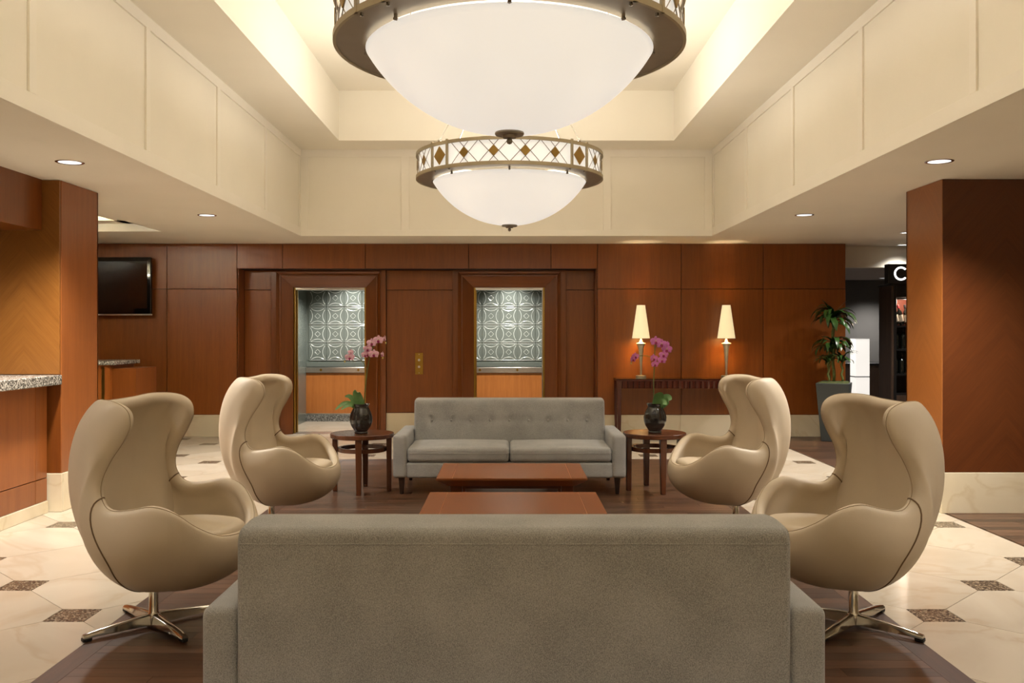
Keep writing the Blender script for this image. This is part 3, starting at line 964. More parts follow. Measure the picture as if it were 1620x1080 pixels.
for (x_, y_), z_, tilt, me, lab in wine:
    o = obj('wine_bottle', me, loc=(CX + x_, CY + y_, z_ + 0.037 * math.sin(R(abs(tilt)))), rot=(0, R(tilt), 0))
    o.scale = (0.88, 0.88, 0.88)
    tag(o, lab, 'bottle', 'bottles in the wine cabinet')

t = thing('bar_sign', 'black sign box with a white letter C above the wine cabinet', 'sign', (CX + 0.05, CY, 1.968))
obj('sign_box', MB().box(-0.10, 1.1, -0.02, 0.10, 0.0, 0.25), 'black_matte', t, bevel=0.003)
m = MB()
ro_, ri_ = 0.088, 0.066
out = []
n_ = 28
a0, a1 = R(42), R(318)
for k in range(n_ + 1):
    a = a0 + (a1 - a0) * k / n_
    out.append((math.cos(a), math.sin(a)))
for k in range(n_):
    p, q = out[k], out[k + 1]
    m.prism_xz([(ro_ * p[0], ro_ * p[1]), (ro_ * q[0], ro_ * q[1]), (ri_ * q[0], ri_ * q[1]), (ri_ * p[0], ri_ * p[1])], -0.006, 0.0)
obj('letter', m, 'sign_white', t, (0.062, -0.02, 0.128))

# ------------------------------------------------------------------ recessed downlights
def downlight(x, y, z, label, power=SPOT_W, size=R(124), group='recessed ceiling downlights', r=0.085):
    t = thing('downlight', label, 'downlight', (x, y, z), 0, group)
    obj('trim_ring', MB().lathe([(r * 0.86, 0.0), (r * 0.86, -0.004), (r, -0.006), (r * 1.08, -0.003), (r * 1.08, 0.0)], 28, caps=False), 'chrome', t, smooth=40)
    obj('lens', MB().lathe([(0.0, -0.002), (r * 0.88, -0.002), (r * 0.88, 0.0)], 28, caps=False), 'lens', t)
    light('lamp_light', 'SPOT', (0, 0, -0.03), power, SPOTC, t, spot_size=size, spot_blend=1.0, shadow_soft_size=r * 0.8)
    return t
for (x_, y_, lab) in ((-2.95, 6.15, 'downlight in the left soffit nearest the reception column'), (-2.95, 8.94, 'downlight in the left soffit nearer the elevators'),
                      (2.87, 6.12, 'downlight in the right soffit nearest the wide column'), (2.87, 8.92, 'downlight in the right soffit nearer the console lamps')):
    downlight(x_, y_, ZC, lab)
for (x_, y_, lab) in ((4.57, 10.5, 'downlight behind the wide column, the nearer of two'), (5.15, 11.98, 'downlight over the wine cabinet'),
                      (-2.95, 3.35, 'downlight over the near left egg chair side'), (2.87, 3.35, 'downlight over the near right egg chair side'),
                      (-2.95, 0.56, 'downlight behind the near sofa, left side'), (2.87, 0.56, 'downlight behind the near sofa, right side')):
    downlight(x_, y_, ZC, lab, (100 if y_ < 11 else 28) if x_ > 4 else SPOT_W * 0.30)
downlight(-4.3, 5.9, ZC, 'added fill downlight behind the reception beam, out of view', 45)  # unseen lamp added to brighten the reception end
for x_ in (-1.3, 1.3):  # unseen pair added to lift the near sofa and floor
    downlight(x_, -0.9, ZC, 'added fill downlight behind the viewer, %s of the room axis' % ('left' if x_ < 0 else 'right'), SPOT_W * 1.0, R(140))
downlight(5.95, 14.6, 2.21, 'small downlight in the grey bar ceiling', 70, r=0.06)
downlight(4.7, 13.3, 2.21, 'added fill downlight in the bar, hidden behind the wall end', 45, R(130), r=0.06)  # out of sight, added to brighten the bar

# ------------------------------------------------------------------ chandeliers
def chandelier(y, label):
    t = thing('chandelier', label, 'chandelier', (0.0, y, 2.652), 0, 'bowl chandeliers under the tray ceiling')
    Ro, Rb = 0.80, 0.655
    obj('plate', MB().lathe([(Rb - 0.03, 0.012), (Rb - 0.03, 0.0), (Ro - 0.012, 0.0), (Ro - 0.012, 0.012)], 96, caps=False), 'bronze_dark', t, smooth=40)
    def ring(nm, z0, z1, r0, r1):
        return obj(nm, MB().lathe([(r0, z0), (r1, z0), (r1, z1), (r0, z1), (r0, z0)], 96, caps=False), 'bronze', t, smooth=40)
    ring('bottom_ring', -0.006, 0.022, Ro - 0.014, Ro)
    ring('top_ring', 0.188, 0.214, Ro - 0.016, Ro)
    obj('drum_diffuser', MB().lathe([(Ro - 0.03, 0.014), (Ro - 0.03, 0.205), (Ro - 0.034, 0.205), (Ro - 0.034, 0.014)], 96, caps=False), 'drum', t, smooth=40)
    rl = Ro - 0.012
    def P(a, z, r=rl): return (r * math.sin(a), -r * math.cos(a), z)
    z0, z1 = 0.022, 0.188
    zc = (z0 + z1) / 2
    for k in range(4):
        ac = PI / 4 + k * PI / 2
        for s_ in (-1, 1):
            a = ac + s_ * R(6.5)
            m = MB().box(-0.011, 0.011, -0.006, 0.010, -0.006, 0.226)
            obj('post', m, 'bronze', t, P(a, 0, Ro - 0.004), a, bevel=0.002)
            obj('post_screw', MB().lathe([(0.0, -0.016), (0.008, -0.014), (0.008, 0.0)], 8, caps=False), 'chrome', t, P(a, 0, Ro - 0.03))
        # big diamond between the posts
        da, dz = R(4.8), 0.074
        m = MB()
        q = [P(ac - da, zc), P(ac, zc - dz), P(ac + da, zc), P(ac, zc + dz)]
        q2 = [(p[0] * 1.008, p[1] * 1.008, p[2]) for p in q]
        m.add(q + q2, [(0, 1, 2, 3), (7, 6, 5, 4), (0, 4, 5, 1), (1, 5, 6, 2), (2, 6, 7, 3), (3, 7, 4, 0)])
        obj('diamond', m, 'bronze_diamond', t)
        # lattice bars and small diamonds of the long field
        seg0 = k * PI / 2
        hw, hh = R(2.9), 0.043
        slope = hh / hw
        for j in (-27, -9, 9, 27):
            a = seg0 + R(j)
            m = MB()
            q = [P(a - hw, zc), P(a, zc - hh), P(a + hw, zc), P(a, zc + hh)]
            q2 = [(p[0] * 1.006, p[1] * 1.006, p[2]) for p in q]
            m.add(q + q2, [(0, 1, 2, 3), (7, 6, 5, 4), (0, 4, 5, 1), (1, 5, 6, 2), (2, 6, 7, 3), (3, 7, 4, 0)])
            dmd = obj('diamond', m, 'bronze_diamond', t)
            for sx in (-1, 1):
                for off in (-1, 1):
                    # edge line: z = zc + sx*slope*(ang - a) + off*hh
                    pts = []
                    for u in range(5):
                        zz = z0 + (z1 - z0) * u / 4
                        ang = a + sx * (zz - zc - off * hh) / slope
                        ang = max(seg0 - R(38), min(seg0 + R(38), ang))
                        pts.append(P(ang, zz, rl - 0.002))
                    obj('lattice_bar', MB().tube(pts, 0.003, 4), 'bronze_dark', dmd)
    # bowl: spherical cap
    h = 0.365
    rs = (Rb * Rb + h * h) / (2 * h)
    prof = []
    amax = math.asin(Rb / rs)
    for k in range(25):
        a = amax * k / 24
        prof.append((rs * math.sin(a), -0.022 - h + rs * (1 - math.cos(a))))
    prof.append((Rb - 0.006, -0.016))
    obj('bowl', MB().lathe(prof, 96, caps=False), 'bowl', t, smooth=80)
    zb = -0.022 - h
    fin = obj('finial', MB().lathe([(0.0, zb - 0.022), (0.03, zb - 0.022), (0.034, zb - 0.012), (0.064, zb - 0.010), (0.068, zb - 0.004), (0.066, zb + 0.004), (0.0, zb + 0.006)], 32, caps=False), 'bronze_dark', t, smooth=40)
    obj('ball', MB().lathe([(0.0, zb - 0.052), (0.010, zb - 0.048), (0.015, zb - 0.037), (0.010, zb - 0.026), (0.006, zb - 0.02)], 16, caps=False), 'bronze_dark', fin, smooth=80)
    for k in range(8):
        a = k * PI / 4
        m = MB().tube([P(a, 0.0, Rb + 0.004), P(a, -0.024, Rb + 0.004)], 0.008, 8)
        m.tube([P(a, -0.02, Rb + 0.014), P(a, -0.02, Rb - 0.012)], 0.006, 8)
        obj('bowl_clip', m, 'bronze_dark', t, smooth=40)
    for k in range(4):
        for s_ in (-1, 1):
            pass
        a = PI / 4 + k * PI / 2
        cb = obj('cable', MB().tube([P(a, 0.226, Ro - 0.01), (0.04 * math.sin(a), -0.04 * math.cos(a), ZT - 2.652 - 0.05)], 0.005, 6), 'chrome', t, smooth=40)
        obj('cable_eye', MB().lathe([(0.0, 0.0), (0.012, 0.004), (0.014, 0.014), (0.010, 0.026), (0.0, 0.03)], 10, caps=False), 'chrome', cb, P(a, 0.212, Ro - 0.01), smooth=60)
    obj('canopy', MB().lathe([(0.0, ZT - 2.652 - 0.06), (0.06, ZT - 2.652 - 0.055), (0.11, ZT - 2.652 - 0.02), (0.115, ZT - 2.652)], 32, caps=False), 'bronze', t, smooth=40)
    light('drum_lamp', 'AREA', (0, 0, 0.16), UPLIGHT_W, WARM, t, shape='DISK', size=1.3, rot=(PI, 0, 0))
    return t
chandelier(4.22, 'larger looking bowl chandelier in front, cut by the top of the picture')
chandelier(7.87, 'bowl chandelier hanging farther back, its lattice drum in full view')

# ------------------------------------------------------------------ egg chairs
B0 = Vector((0.05, 0, 0.197))
ST_ = [  # rim (f, w, z), azimuth, r1, P2 (f, w, z)
    ((-.205, 0, 1.030), 180, .41, (-.40, 0, .85)),
    ((-.19, .13, 1.034), 164, .41, (-.39, .15, .85)),
    ((-.145, .235, 1.046), 151, .41, (-.36, .28, .86)),
    ((-.05, .295, 1.042), 142, .41, (-.31, .345, .89)),
    ((.018, .312, 1.005), 136, .41, (-.265, .385, .88)),
    ((.034, .317, .94), 130, .41, (-.245, .405, .84)),
    ((.003, .323, .865), 124, .41, (-.235, .415, .78)),
    ((-.045, .335, .785), 117, .41, (-.22, .425, .72)),
    ((-.072, .353, .705), 110, .41, (-.205, .432, .65)),
    ((-.058, .370, .632), 103, .40, (-.15, .440, .545)),
    ((-.005, .386, .585), 93, .40, (-.04, .450, .45)),
    ((.09, .397, .588), 82, .40, (.085, .462, .42)),
    ((.19, .395, .602), 68, .39, (.21, .452, .41)),
    ((.285, .37, .572), 54, .38, (.325, .405, .38)),
    ((.36, .31, .505), 41, .36, (.405, .33, .34)),
    ((.412, .21, .452), 25, .34, (.455, .22, .32)),
    ((.438, .10, .432), 12, .33, (.475, .105, .31)),
    ((.443, 0, .427), 0, .33, (.48, 0, .31)),
]
full = ST_ + [((r[0], -r[1], r[2]), -az, r1, (p[0], -p[1], p[2])) for (r, az, r1, p) in ST_[-2:0:-1]]
NF = len(full)
def stv(i):
    r, az, r1, p = full[i % NF]
    a = R(az)
    p1 = (B0.x + r1 * math.cos(a), r1 * math.sin(a), 0.172)
    return list(r) + list(p1) + list(p)
def cr(p0, p1, p2, p3, t):
    return [0.5 * ((2 * b) + (-a + c_) * t + (2 * a - 5 * b + 4 * c_ - d) * t * t + (-a + 3 * b - 3 * c_ + d) * t ** 3) for a, b, c_, d in zip(p0, p1, p2, p3)]
def egg(s, t):
    i = int(math.floor(s)); u = s - i
    v = cr(stv(i - 1), stv(i), stv(i + 1), stv(i + 2), u)
    r, p1, p2 = Vector(v[0:3]), Vector(v[3:6]), Vector(v[6:9])
    q = 1 - t
    p = B0 * q ** 3 + p1 * (3 * q * q * t) + p2 * (3 * q * t * t) + r * t ** 3
    return p
ESG = 1
def eggn(s, t):
    e = 0.004
    ds = egg(s + 0.05, t) - egg(s - 0.05, t)
    dt = egg(s, min(1, t + e)) - egg(s, t - e)
    n = ds.cross(dt)
    n.normalize()
    return n * ESG
if eggn(0, 0.5).x > 0: ESG = -1
def L(p): return (p.y, -p.x, p.z)          # (forward, side, up) -> local
TH = 0.060
def build_egg():
    NS, NT = NF * 4, 34
    m = MB()
    rows = []
    for a in range(NS):
        s = a / 4
        row = []
        ts = [0.04 + 0.96 * (k / NT) for k in range(NT + 1)]
        for tt in ts:
            row.append(egg(s, tt))
        # rounded rim
        n1 = eggn(s, 0.995)
        tg = (egg(s, 1.0) - egg(s, 0.985)).normalized()
        e = egg(s, 1.0)
        for k in range(1, 6):
            b = PI * k / 6
            row.append(e - n1 * (TH / 2) * (1 - math.cos(b)) + tg * (TH / 2) * math.sin(b))
        for tt in reversed(ts):
            th = TH * (0.9 + 0.35 * math.sin(PI * tt))
            n2 = eggn(s, max(0.05, min(tt, 0.995)))
            row.append(egg(s, tt) - n2 * (TH + (th - TH) * min(1, (1 - tt) * 6)))
        rows.append([L(p) for p in row])
    m.grid(rows, closed_u=True)
    nv = len(rows[0])
    m.f.append(tuple(a * nv for a in range(NS))); m.mi.append(0)
    m.f.append(tuple(a * nv + nv - 1 for a in range(NS))); m.mi.append(0)
    return m
shell_me = mesh('shell', build_egg(), 'leather', smooth=179)
def seam_line(pts, r): return MB().tube([L(p) for p in pts], r, 6)
seam_side = []
for sg in (1, -1):
    pts = []
    for k in range(26):
        tt = 0.10 + 0.90 * k / 25
        s = sg * (8.9 + 1.25 * (lambda q: q * q * (3 - 2 * q))(min(1.0, (1 - tt) / 0.45)))
        pts.append(egg(s, tt) + eggn(s, min(tt, .995)) * 0.0)
    e = egg(sg * 8.9, 1.0); n1 = eggn(sg * 8.9, .995); tg = (e - egg(sg * 8.9, .985)).normalized()
    for k in range(1, 6):
        b = PI * k / 6
        pts.append(e - n1 * (TH / 2) * (1 - math.cos(b)) + tg * (TH / 2) * math.sin(b))
    for k in range(8):
        tt = 0.99 - 0.05 * k
        pts.append(egg(sg * 8.9, tt) - eggn(sg * 8.9, tt) * (TH + 0.001))
    seam_side.append(mesh('seam', seam_line(pts, 0.0036), 'leather_seam', smooth=179))
rim_pts = []
for a in range(NF * 4):
    s = a / 4
    e = egg(s, 1.0); n1 = eggn(s, .995); tg = (e - egg(s, .985)).normalized()
    b = PI * 0.26
    rim_pts.append(e - n1 * (TH / 2) * (1 - math.cos(b)) + tg * (TH / 2) * math.sin(b) * 0.985)
rim_me = mesh('rim_seam', MB().tube([L(p) for p in rim_pts], 0.0018, 5, closed=True), 'leather_stitch', smooth=179)
# seat deck inside the shell and the loose cushion on it
ring_ = []
for a in range(NF * 2):
    s = a / 2
    best = None
    for k in range(60):
        tt = 0.1 + 0.9 * k / 60
        p = egg(s, tt) - eggn(s, tt) * (TH * 0.7)
        if p.z >= 0.405:
            best = p; break
    if best is None: best = egg(s, .97) - eggn(s, .97) * TH * .7
    ring_.append(best)
m = MB()
vs = [L(p) for p in ring_]
cz = Vector((0.08, 0, 0.405))
inner = [L(p * 0.6 + cz * 0.4 + Vector((0, 0, 0.012))) for p in ring_]
n_ = len(vs)
m.add(vs + inner + [L(Vector((0.08, 0, 0.42)))], [(i, (i + 1) % n_, n_ + (i + 1) % n_, n_ + i) for i in range(n_)] + [(n_ + i, n_ + (i + 1) % n_, 2 * n_) for i in range(n_)])
deck_me = mesh('seat_deck', m, 'leather', smooth=179)
def cush():
    m = MB()
    NA, rows = 56, []
    for a in range(NA):
        th = 2 * PI * a / NA
        c_, s_ = math.cos(th), math.sin(th)
        n = 2.6
        k = (abs(c_) ** n + abs(s_) ** n) ** (-1 / n)
        fx, wy = 0.125 + 0.285 * k * c_, 0.285 * k * s_
        wy *= 1 - 0.22 * max(0, (fx - 0.1) / 0.3)
        row = []
        for (sc, z) in ((0.0, .415), (.7, .415), (.93, .417), (.985, .43), (1.0, .445), (.985, .462), (.94, .474), (.85, .481), (.6, .487), (.3, .489), (0.0, .49)):
            f_ = 0.125 + (fx - 0.125) * sc
            row.append(L(Vector((f_, wy * sc, z - 0.02 + 0.045 * (f_ - 0.0)))))
        rows.append(row)
    m.grid(rows, closed_u=True)
    return m
cush_me = mesh('seat_cushion', cush(), 'leather', smooth=179)
column_me = mesh('pedestal_column', MB().lathe([(0.0, 0.010), (0.030, 0.010), (0.031, 0.045), (0.028, 0.058), (0.0215, 0.066), (0.0205, 0.20), (0.0, 0.20)], 24, caps=False), 'chrome', smooth=50)
collar_me = mesh('collar', MB().lathe([(0.0, 0.182), (0.028, 0.182), (0.03, 0.198), (0.0, 0.21)], 20, caps=False), 'rubber', smooth=50)
lg_ = MB()
rowz = []
for (r_, wd, zt, zb_) in ((0.02, 0.020, 0.060, 0.012), (0.06, 0.021, 0.058, 0.012), (0.16, 0.019, 0.049, 0.014), (0.27, 0.017, 0.038, 0.016), (0.315, 0.015, 0.030, 0.014)):
    rowz.append([(r_, -wd, zb_), (r_, wd, zb_), (r_, wd * .8, zt - 0.006), (r_, wd * .4, zt), (r_, -wd * .4, zt), (r_, -wd * .8, zt - 0.006), (r_, -wd, zb_)])
lg_.grid(rowz)
lg_.f.append((0, 1, 2, 3, 4, 5)); lg_.mi.append(0)
k7 = 4 * 7
lg_.f.append((k7 + 5, k7 + 4, k7 + 3, k7 + 2, k7 + 1, k7)); lg_.mi.append(0)
leg_me = mesh('leg', lg_, 'chrome', smooth=40)
glide_me = mesh('glide', MB().box(0.278, 0.318, -0.014, 0.014, 0.0, 0.017), 'rubber', bevel=0.003)

def egg_chair(loc, rot, label, tilt=0.0):
    t = thing('egg_chair', label, 'chair', loc, rot, 'egg chairs around the coffee tables')
    th = -R(tilt); pv = 0.20                 # the shell leans back on its pedestal
    tl = (0, pv * math.sin(th), pv - pv * math.cos(th)); tr = (th, 0, 0)
    obj('shell', shell_me, parent=t, loc=tl, rot=tr)
    for me in seam_side: obj('seam', me, parent=t, loc=tl, rot=tr)
    obj('rim_seam', rim_me, parent=t, loc=tl, rot=tr)
    obj('seat_deck', deck_me, parent=t, loc=tl, rot=tr)
    obj('seat_cushion', cush_me, parent=t, loc=tl, rot=tr)
    obj('pedestal_column', column_me, parent=t)
    obj('collar', collar_me, parent=t)
    for k in range(4):
        l_ = obj('leg', leg_me, parent=t, rot=(0, 0, PI / 4 + k * PI / 2 - rot))
        obj('glide', glide_me, parent=l_)
    return t
egg_chair((-1.634, 4.21, 0.0015), R(90 - 6), 'beige leather egg chair at left of the near sofa, partly hidden by it')
egg_chair((-1.61, 6.2, 0.0015), R(90 - 4), 'beige leather egg chair beside the side table with the pale pink orchid')
egg_chair((1.58, 4.21, 0.0015), R(-(90 - 7)), 'beige leather egg chair at right of the near sofa, partly hidden by it', 3.0)
egg_chair((1.53, 6.2, 0.0015), R(-(90 - 4.5)), 'beige leather egg chair beside the side table with the purple orchid', 2.0)

# ------------------------------------------------------------------ sofas
SW, SD = 1.936, 0.84
AW = 0.116
BWD = SW - 2 * AW - 0.004
def sofa_back():
    m = MB()
    # profile loop in (y, z): y from the sofa front; front face reclines a little
    r = 0.034
    pts = []
    yr, yt, yfb = SD, 0.585, 0.545
    zb_, zt = 0.20, 0.748
    nfr = 22
    front = []
    for k in range(nfr + 1):
        u = k / nfr
        front.append((yfb + (yt - yfb) * u, zb_ + (zt - r - zb_) * u, 1))
    top = []
    for k in range(1, 7):
        a = PI / 2 * k / 6
        top.append((yt + r - r * math.cos(a), zt - r + r * math.sin(a), 0))
    for k in range(1, 4):
        top.append((yt + r + (yr - r - yt - r) * k / 4, zt + 0.006 * math.sin(PI * k / 4), 0))
    for k in range(0, 7):
        a = PI / 2 * k / 6
        top.append((yr - r + r * math.sin(a), zt - r + r * math.cos(a), 0))
    rear = [(yr, zt - r - (zt - r - zb_) * k / 10, 0) for k in range(1, 11)]
    prof = front + top + rear
    hx = BWD / 2
    xs_ = []
    er = 0.024
    for k in range(7):
        a = PI / 2 * k / 6
        xs_.append((-hx + er - er * math.cos(a), er * (1 - math.sin(a))))
    inner_n = 110
    mid = [(-hx + er + (2 * hx - 2 * er) * k / inner_n, 0) for k in range(1, inner_n)]
    xs_ = xs_ + mid + [(-a, b) for a, b in reversed(xs_)]
    cy_, cz_ = (yfb + yr) / 2, (zb_ + zt) / 2
    rows = []
    bx = [(-hx + 2 * hx * (k + 0.93) / 9.86) for k in range(9)]
    for (x_, ins) in xs_:
        row = []
        for (y_, z_, fr) in prof:
            yy, zz = y_, z_
            if ins:
                dy, dz = y_ - cy_, z_ - cz_
                if abs(dy) > 1e-6: yy = y_ - math.copysign(min(ins, abs(dy)), dy) * (1 if abs(dz) < abs(zt - cz_) - 1e-6 or True else 0)
                if z_ > zt - r - 0.001: zz = z_ - ins
            if fr:
                # crown and tufting
                u = (z_ - zb_) / (zt - zb_)
                yy -= 0.018 * math.sin(PI * min(1, u)) * (1 - (x_ / hx) ** 6)
                for b in bx:
                    d2 = ((x_ - b) ** 2 + (z_ - 0.562) ** 2)
                    yy += 0.016 * math.exp(-d2 / (2 * 0.02 ** 2))
                    dx_, dz_ = abs(x_ - b), z_ - 0.562
                    yy += 0.005 * math.exp(-(dx_ / 0.012) ** 2) * math.exp(-(dz_ / 0.06) ** 2)
                yy += 0.006 * math.exp(-((z_ - 0.562) / 0.013) ** 2) * (1 if abs(x_) < hx - 0.1 else 0)
            row.append((x_, yy, zz))
        row.append(row[0])
        rows.append(row)
    m.grid(rows)
    nv = len(rows[0])
    m.f.append(tuple(range(nv - 1))); m.mi.append(0)
    o = (len(rows) - 1) * nv
    m.f.append(tuple(o + k for k in range(nv - 2, -1, -1))); m.mi.append(0)
    return m, bx
sb, BXS = sofa_back()
back_me = mesh('back', sb, 'fabric', smooth=60)
button_me = mesh('button', MB().lathe([(0.0, -0.006), (0.007, -0.005), (0.0115, -0.001), (0.012, 0.004), (0.0, 0.006)], 14, caps=False), 'fabric', smooth=179)
arm_me = mesh('arm', rounded_box(AW, SD - 0.03, 0.36, 0.028, (4, 14, 8), cy=(SD - 0.03) / 2, cz=0.136 + 0.18), 'fabric', smooth=179)
base_me = mesh('base_frame', rounded_box(SW - 2 * AW + 0.01, SD - 0.06, 0.128, 0.018, (20, 8, 3), cy=(SD - 0.06) / 2 + 0.01, cz=0.136 + 0.064), 'fabric', smooth=179)
cw = (SW - 2 * AW) / 2 - 0.003
cushion_me = mesh('seat_cushion', rounded_box(cw, 0.60, 0.125, 0.036, (16, 12, 3), crown=0.022, cy=0.30, cz=0.266 + 0.0625), 'fabric', smooth=179)
fleg_me = mesh('leg', MB().frustum((-0.014, 0.014, -0.014, 0.014), (-0.025, 0.025, -0.022, 0.022), 0.0, 0.138), 'leg_dark', bevel=0.003)
def cush_piping():
    pts = []
    hx, hy, r = cw / 2 + 0.001, 0.30, 0.036
    for cx_, cy_, a0_ in ((hx - r, -hy + r, -90), (hx - r, hy - r, 0), (-hx + r, hy - r, 90), (-hx + r, -hy + r, 180)):
        for k in range(5):
            a = R(a0_ + 90 * k / 4)
            pts.append((cx_ + (r + 0.0005) * math.cos(a), 0.30 + cy_ + (r + 0.0005) * math.sin(a), 0.342))
    return MB().tube(pts, 0.0032, 6, closed=True)
pipe_me = mesh('piping', cush_piping(), 'fabric', smooth=179)
stitch_me = mesh('rear_seam', MB().tube([(-BWD / 2 + 0.01, SD + 0.0002, 0.70), (BWD / 2 - 0.01, SD + 0.0002, 0.70)], 0.0022, 6), 'fabric')
def sofa(loc, rot, label):
    t = thing('sofa', label, 'sofa', loc, rot, 'grey fabric sofas')
    obj('base_frame', base_me, parent=t)
    b = obj('back', back_me, parent=t)
    obj('rear_seam', stitch_me, parent=b)
    for x_ in BXS:
        u = (0.562 - 0.20) / 0.514
        yy = 0.545 + 0.04 * u - 0.016 + 0.022 + 0.011
        obj('button', button_me, parent=b, loc=(x_, yy - 0.016, 0.562), rot=(R(-90), 0, 0))
    for sg in (-1, 1):
        obj('arm', arm_me, parent=t, loc=(sg * (SW - AW) / 2, 0, 0))
        c_ = obj('seat_cushion', cushion_me, parent=t, loc=(sg * (cw / 2 + 0.002), 0.0, 0))
        obj('piping', pipe_me, parent=c_)
    for x_, y_ in ((-SW / 2 + 0.07, 0.05), (SW / 2 - 0.07, 0.05), (-SW / 2 + 0.07, SD - 0.08), (SW / 2 - 0.07, SD - 0.08), (-0.35, SD - 0.08), (0.35, SD - 0.08)):
        obj('leg', fleg_me, parent=t, loc=(x_, y_, 0))
    return t
sofa((0.0, 7.59, 0.0015), 0, 'grey fabric sofa facing the viewer with a row of back buttons')
sofa((0.014, 2.80 + SD, 0.0015), PI, 'grey fabric sofa in the foreground seen from behind')

# ------------------------------------------------------------------ coffee tables
def coffee_table(y0, x, label):
    Wt, Dt, Ht = 0.982, 0.69, 0.40
    t = thing('coffee_table', label, 'table', (x, y0, 0.0012), 0, 'low cherry coffee tables')
    hx = Wt / 2
    m = MB().box(-hx, hx, 0, Dt, Ht - 0.012, Ht)
    m.frustum((-hx + 0.075, hx - 0.075, 0.075, Dt - 0.075), (-hx, hx, 0, Dt), Ht - 0.062, Ht - 0.0121)
    top = obj('top', m, 'table_wood', t)
    for x_ in (-hx + 0.105, hx - 0.105):
        obj('inlay_line', MB().box(x_ - 0.0010, x_ + 0.0010, 0.0, Dt, Ht - 0.001, Ht + 0.0004), 'inlay', top)
    obj('inlay_line', MB().box(-hx, hx, Dt - 0.05, Dt - 0.0485, Ht - 0.001, Ht + 0.0004), 'inlay', top)
    for sx in (-1, 1):
        for sy in (0, 1):
            cx_ = sx * (hx - 0.125); cy_ = 0.125 if sy == 0 else Dt - 0.125
            obj('leg', MB().box(cx_ - 0.04, cx_ + 0.04, cy_ - 0.04, cy_ + 0.04, 0, Ht - 0.062), 'table_wood_leg', t, bevel=0.003)
    for sy in (0.125, Dt - 0.125):
        obj('apron', MB().box(-hx + 0.165, hx - 0.165, sy - 0.012, sy + 0.012, Ht - 0.085, Ht - 0.062), 'table_wood_leg', t)
    return t
coffee_table(5.94, 0.015, 'low cherry coffee table nearer the far sofa')
coffee_table(4.75, 0.02, 'low cherry coffee table just behind the near sofa back')

# ------------------------------------------------------------------ round side tables
def side_table(x, y, rot, label):
    t = thing('side_table', label, 'table', (x, y, 0.0012), rot, 'round walnut side tables')
    rt, h = 0.268, 0.492
    obj('top', MB().lathe([(0.0, h - 0.038), (rt - 0.006, h - 0.038), (rt, h - 0.034), (rt, h - 0.004), (rt - 0.004, h), (0.0, h)], 56, caps=False), 'walnut', t, smooth=40)
    for k in range(4):
        a = k * PI / 2 - PI / 2
        m = MB().frustum((-0.019, 0.019, -0.018, 0.018), (-0.028, 0.028, -0.022, 0.022), 0, h - 0.036)
        obj('leg', m, 'walnut', t, (0.228 * math.cos(a), 0.228 * math.sin(a), 0), a + PI / 2, bevel=0.002)
    obj('ring_stretcher', MB().lathe([(0.178, 0.338), (0.205, 0.338), (0.205, 0.372), (0.178, 0.372), (0.178, 0.338)], 48, caps=False), 'walnut', t, smooth=40)
    return t
side_table(-1.253, 7.80, R(2), 'round walnut side table left of the far sofa')
side_table(1.24, 7.84, R(9), 'round walnut side table right of the far sofa')

# ------------------------------------------------------------------ vases and orchids
VZ = 0.492 + 0.0012
def vase(x, y, label):
    t = thing('vase', label, 'vase', (x, y, VZ), 0, 'smoked glass vases')
    def rib(a, z): return 1 + 0.11 * (abs(math.cos(4.5 * a + 4 * (z - 0.1))) - 0.6) * math.sin(PI * min(1, max(0, z / 0.22)))
    outer = [(0.0, 0.0), (0.050, 0.0), (0.056, 0.004), (0.056, 0.014), (0.050, 0.02), (0.060, 0.032), (0.080, 0.065), (0.092, 0.10), (0.094, 0.135), (0.085, 0.175), (0.068, 0.212), (0.062, 0.228), (0.068, 0.244), (0.074, 0.252)]
    inn = [(0.070, 0.252), (0.062, 0.240), (0.057, 0.227), (0.063, 0.210), (0.080, 0.172), (0.088, 0.135), (0.086, 0.10), (0.075, 0.066), (0.055, 0.036), (0.0, 0.03)]
    obj('glass_body', MB().lathe(outer + inn, 60, rib, caps=False), 'smoke_glass', t, smooth=60)
    obj('dark_filling', MB().lathe([(0.0, 0.034), (0.052, 0.038), (0.072, 0.068), (0.083, 0.10), (0.0835, 0.112), (0.0, 0.116)], 40, rib, caps=False), 'black_matte', t, smooth=60)
    obj('inner_pot', MB().lathe([(0.0, 0.117), (0.05, 0.117), (0.052, 0.20), (0.0, 0.205)], 28, caps=False), 'dark_room_wood', t, smooth=60)
    return t
def smooth_path(pts, n=6):
    out = []
    P_ = [pts[0]] + list(pts) + [pts[-1]]
    for i in range(1, len(P_) - 2):
        for k in range(n):
            out.append(tuple(cr(P_[i - 1], P_[i], P_[i + 1], P_[i + 2], k / n)))
    out.append(tuple(pts[-1]))
    return out
def petal(m, ang, length, width, mi, lift=0.006, z0=0.0):
    rows = []
    ca, sa = math.cos(ang), math.sin(ang)
    for k in range(6):
        u = k / 5
        wd = width * math.sin(PI * (0.12 + 0.80 * u)) ** 0.8
        row = []
        for q in (-1, -.5, 0, .5, 1):
            lx, ly = 0.003 + length * u, wd * q / 2
            row.append((lx * ca - ly * sa, z0 + lift * (-u * u) + 0.004 * abs(q), lx * sa + ly * ca))
        rows.append(row)
    m.grid(rows, mi=mi)
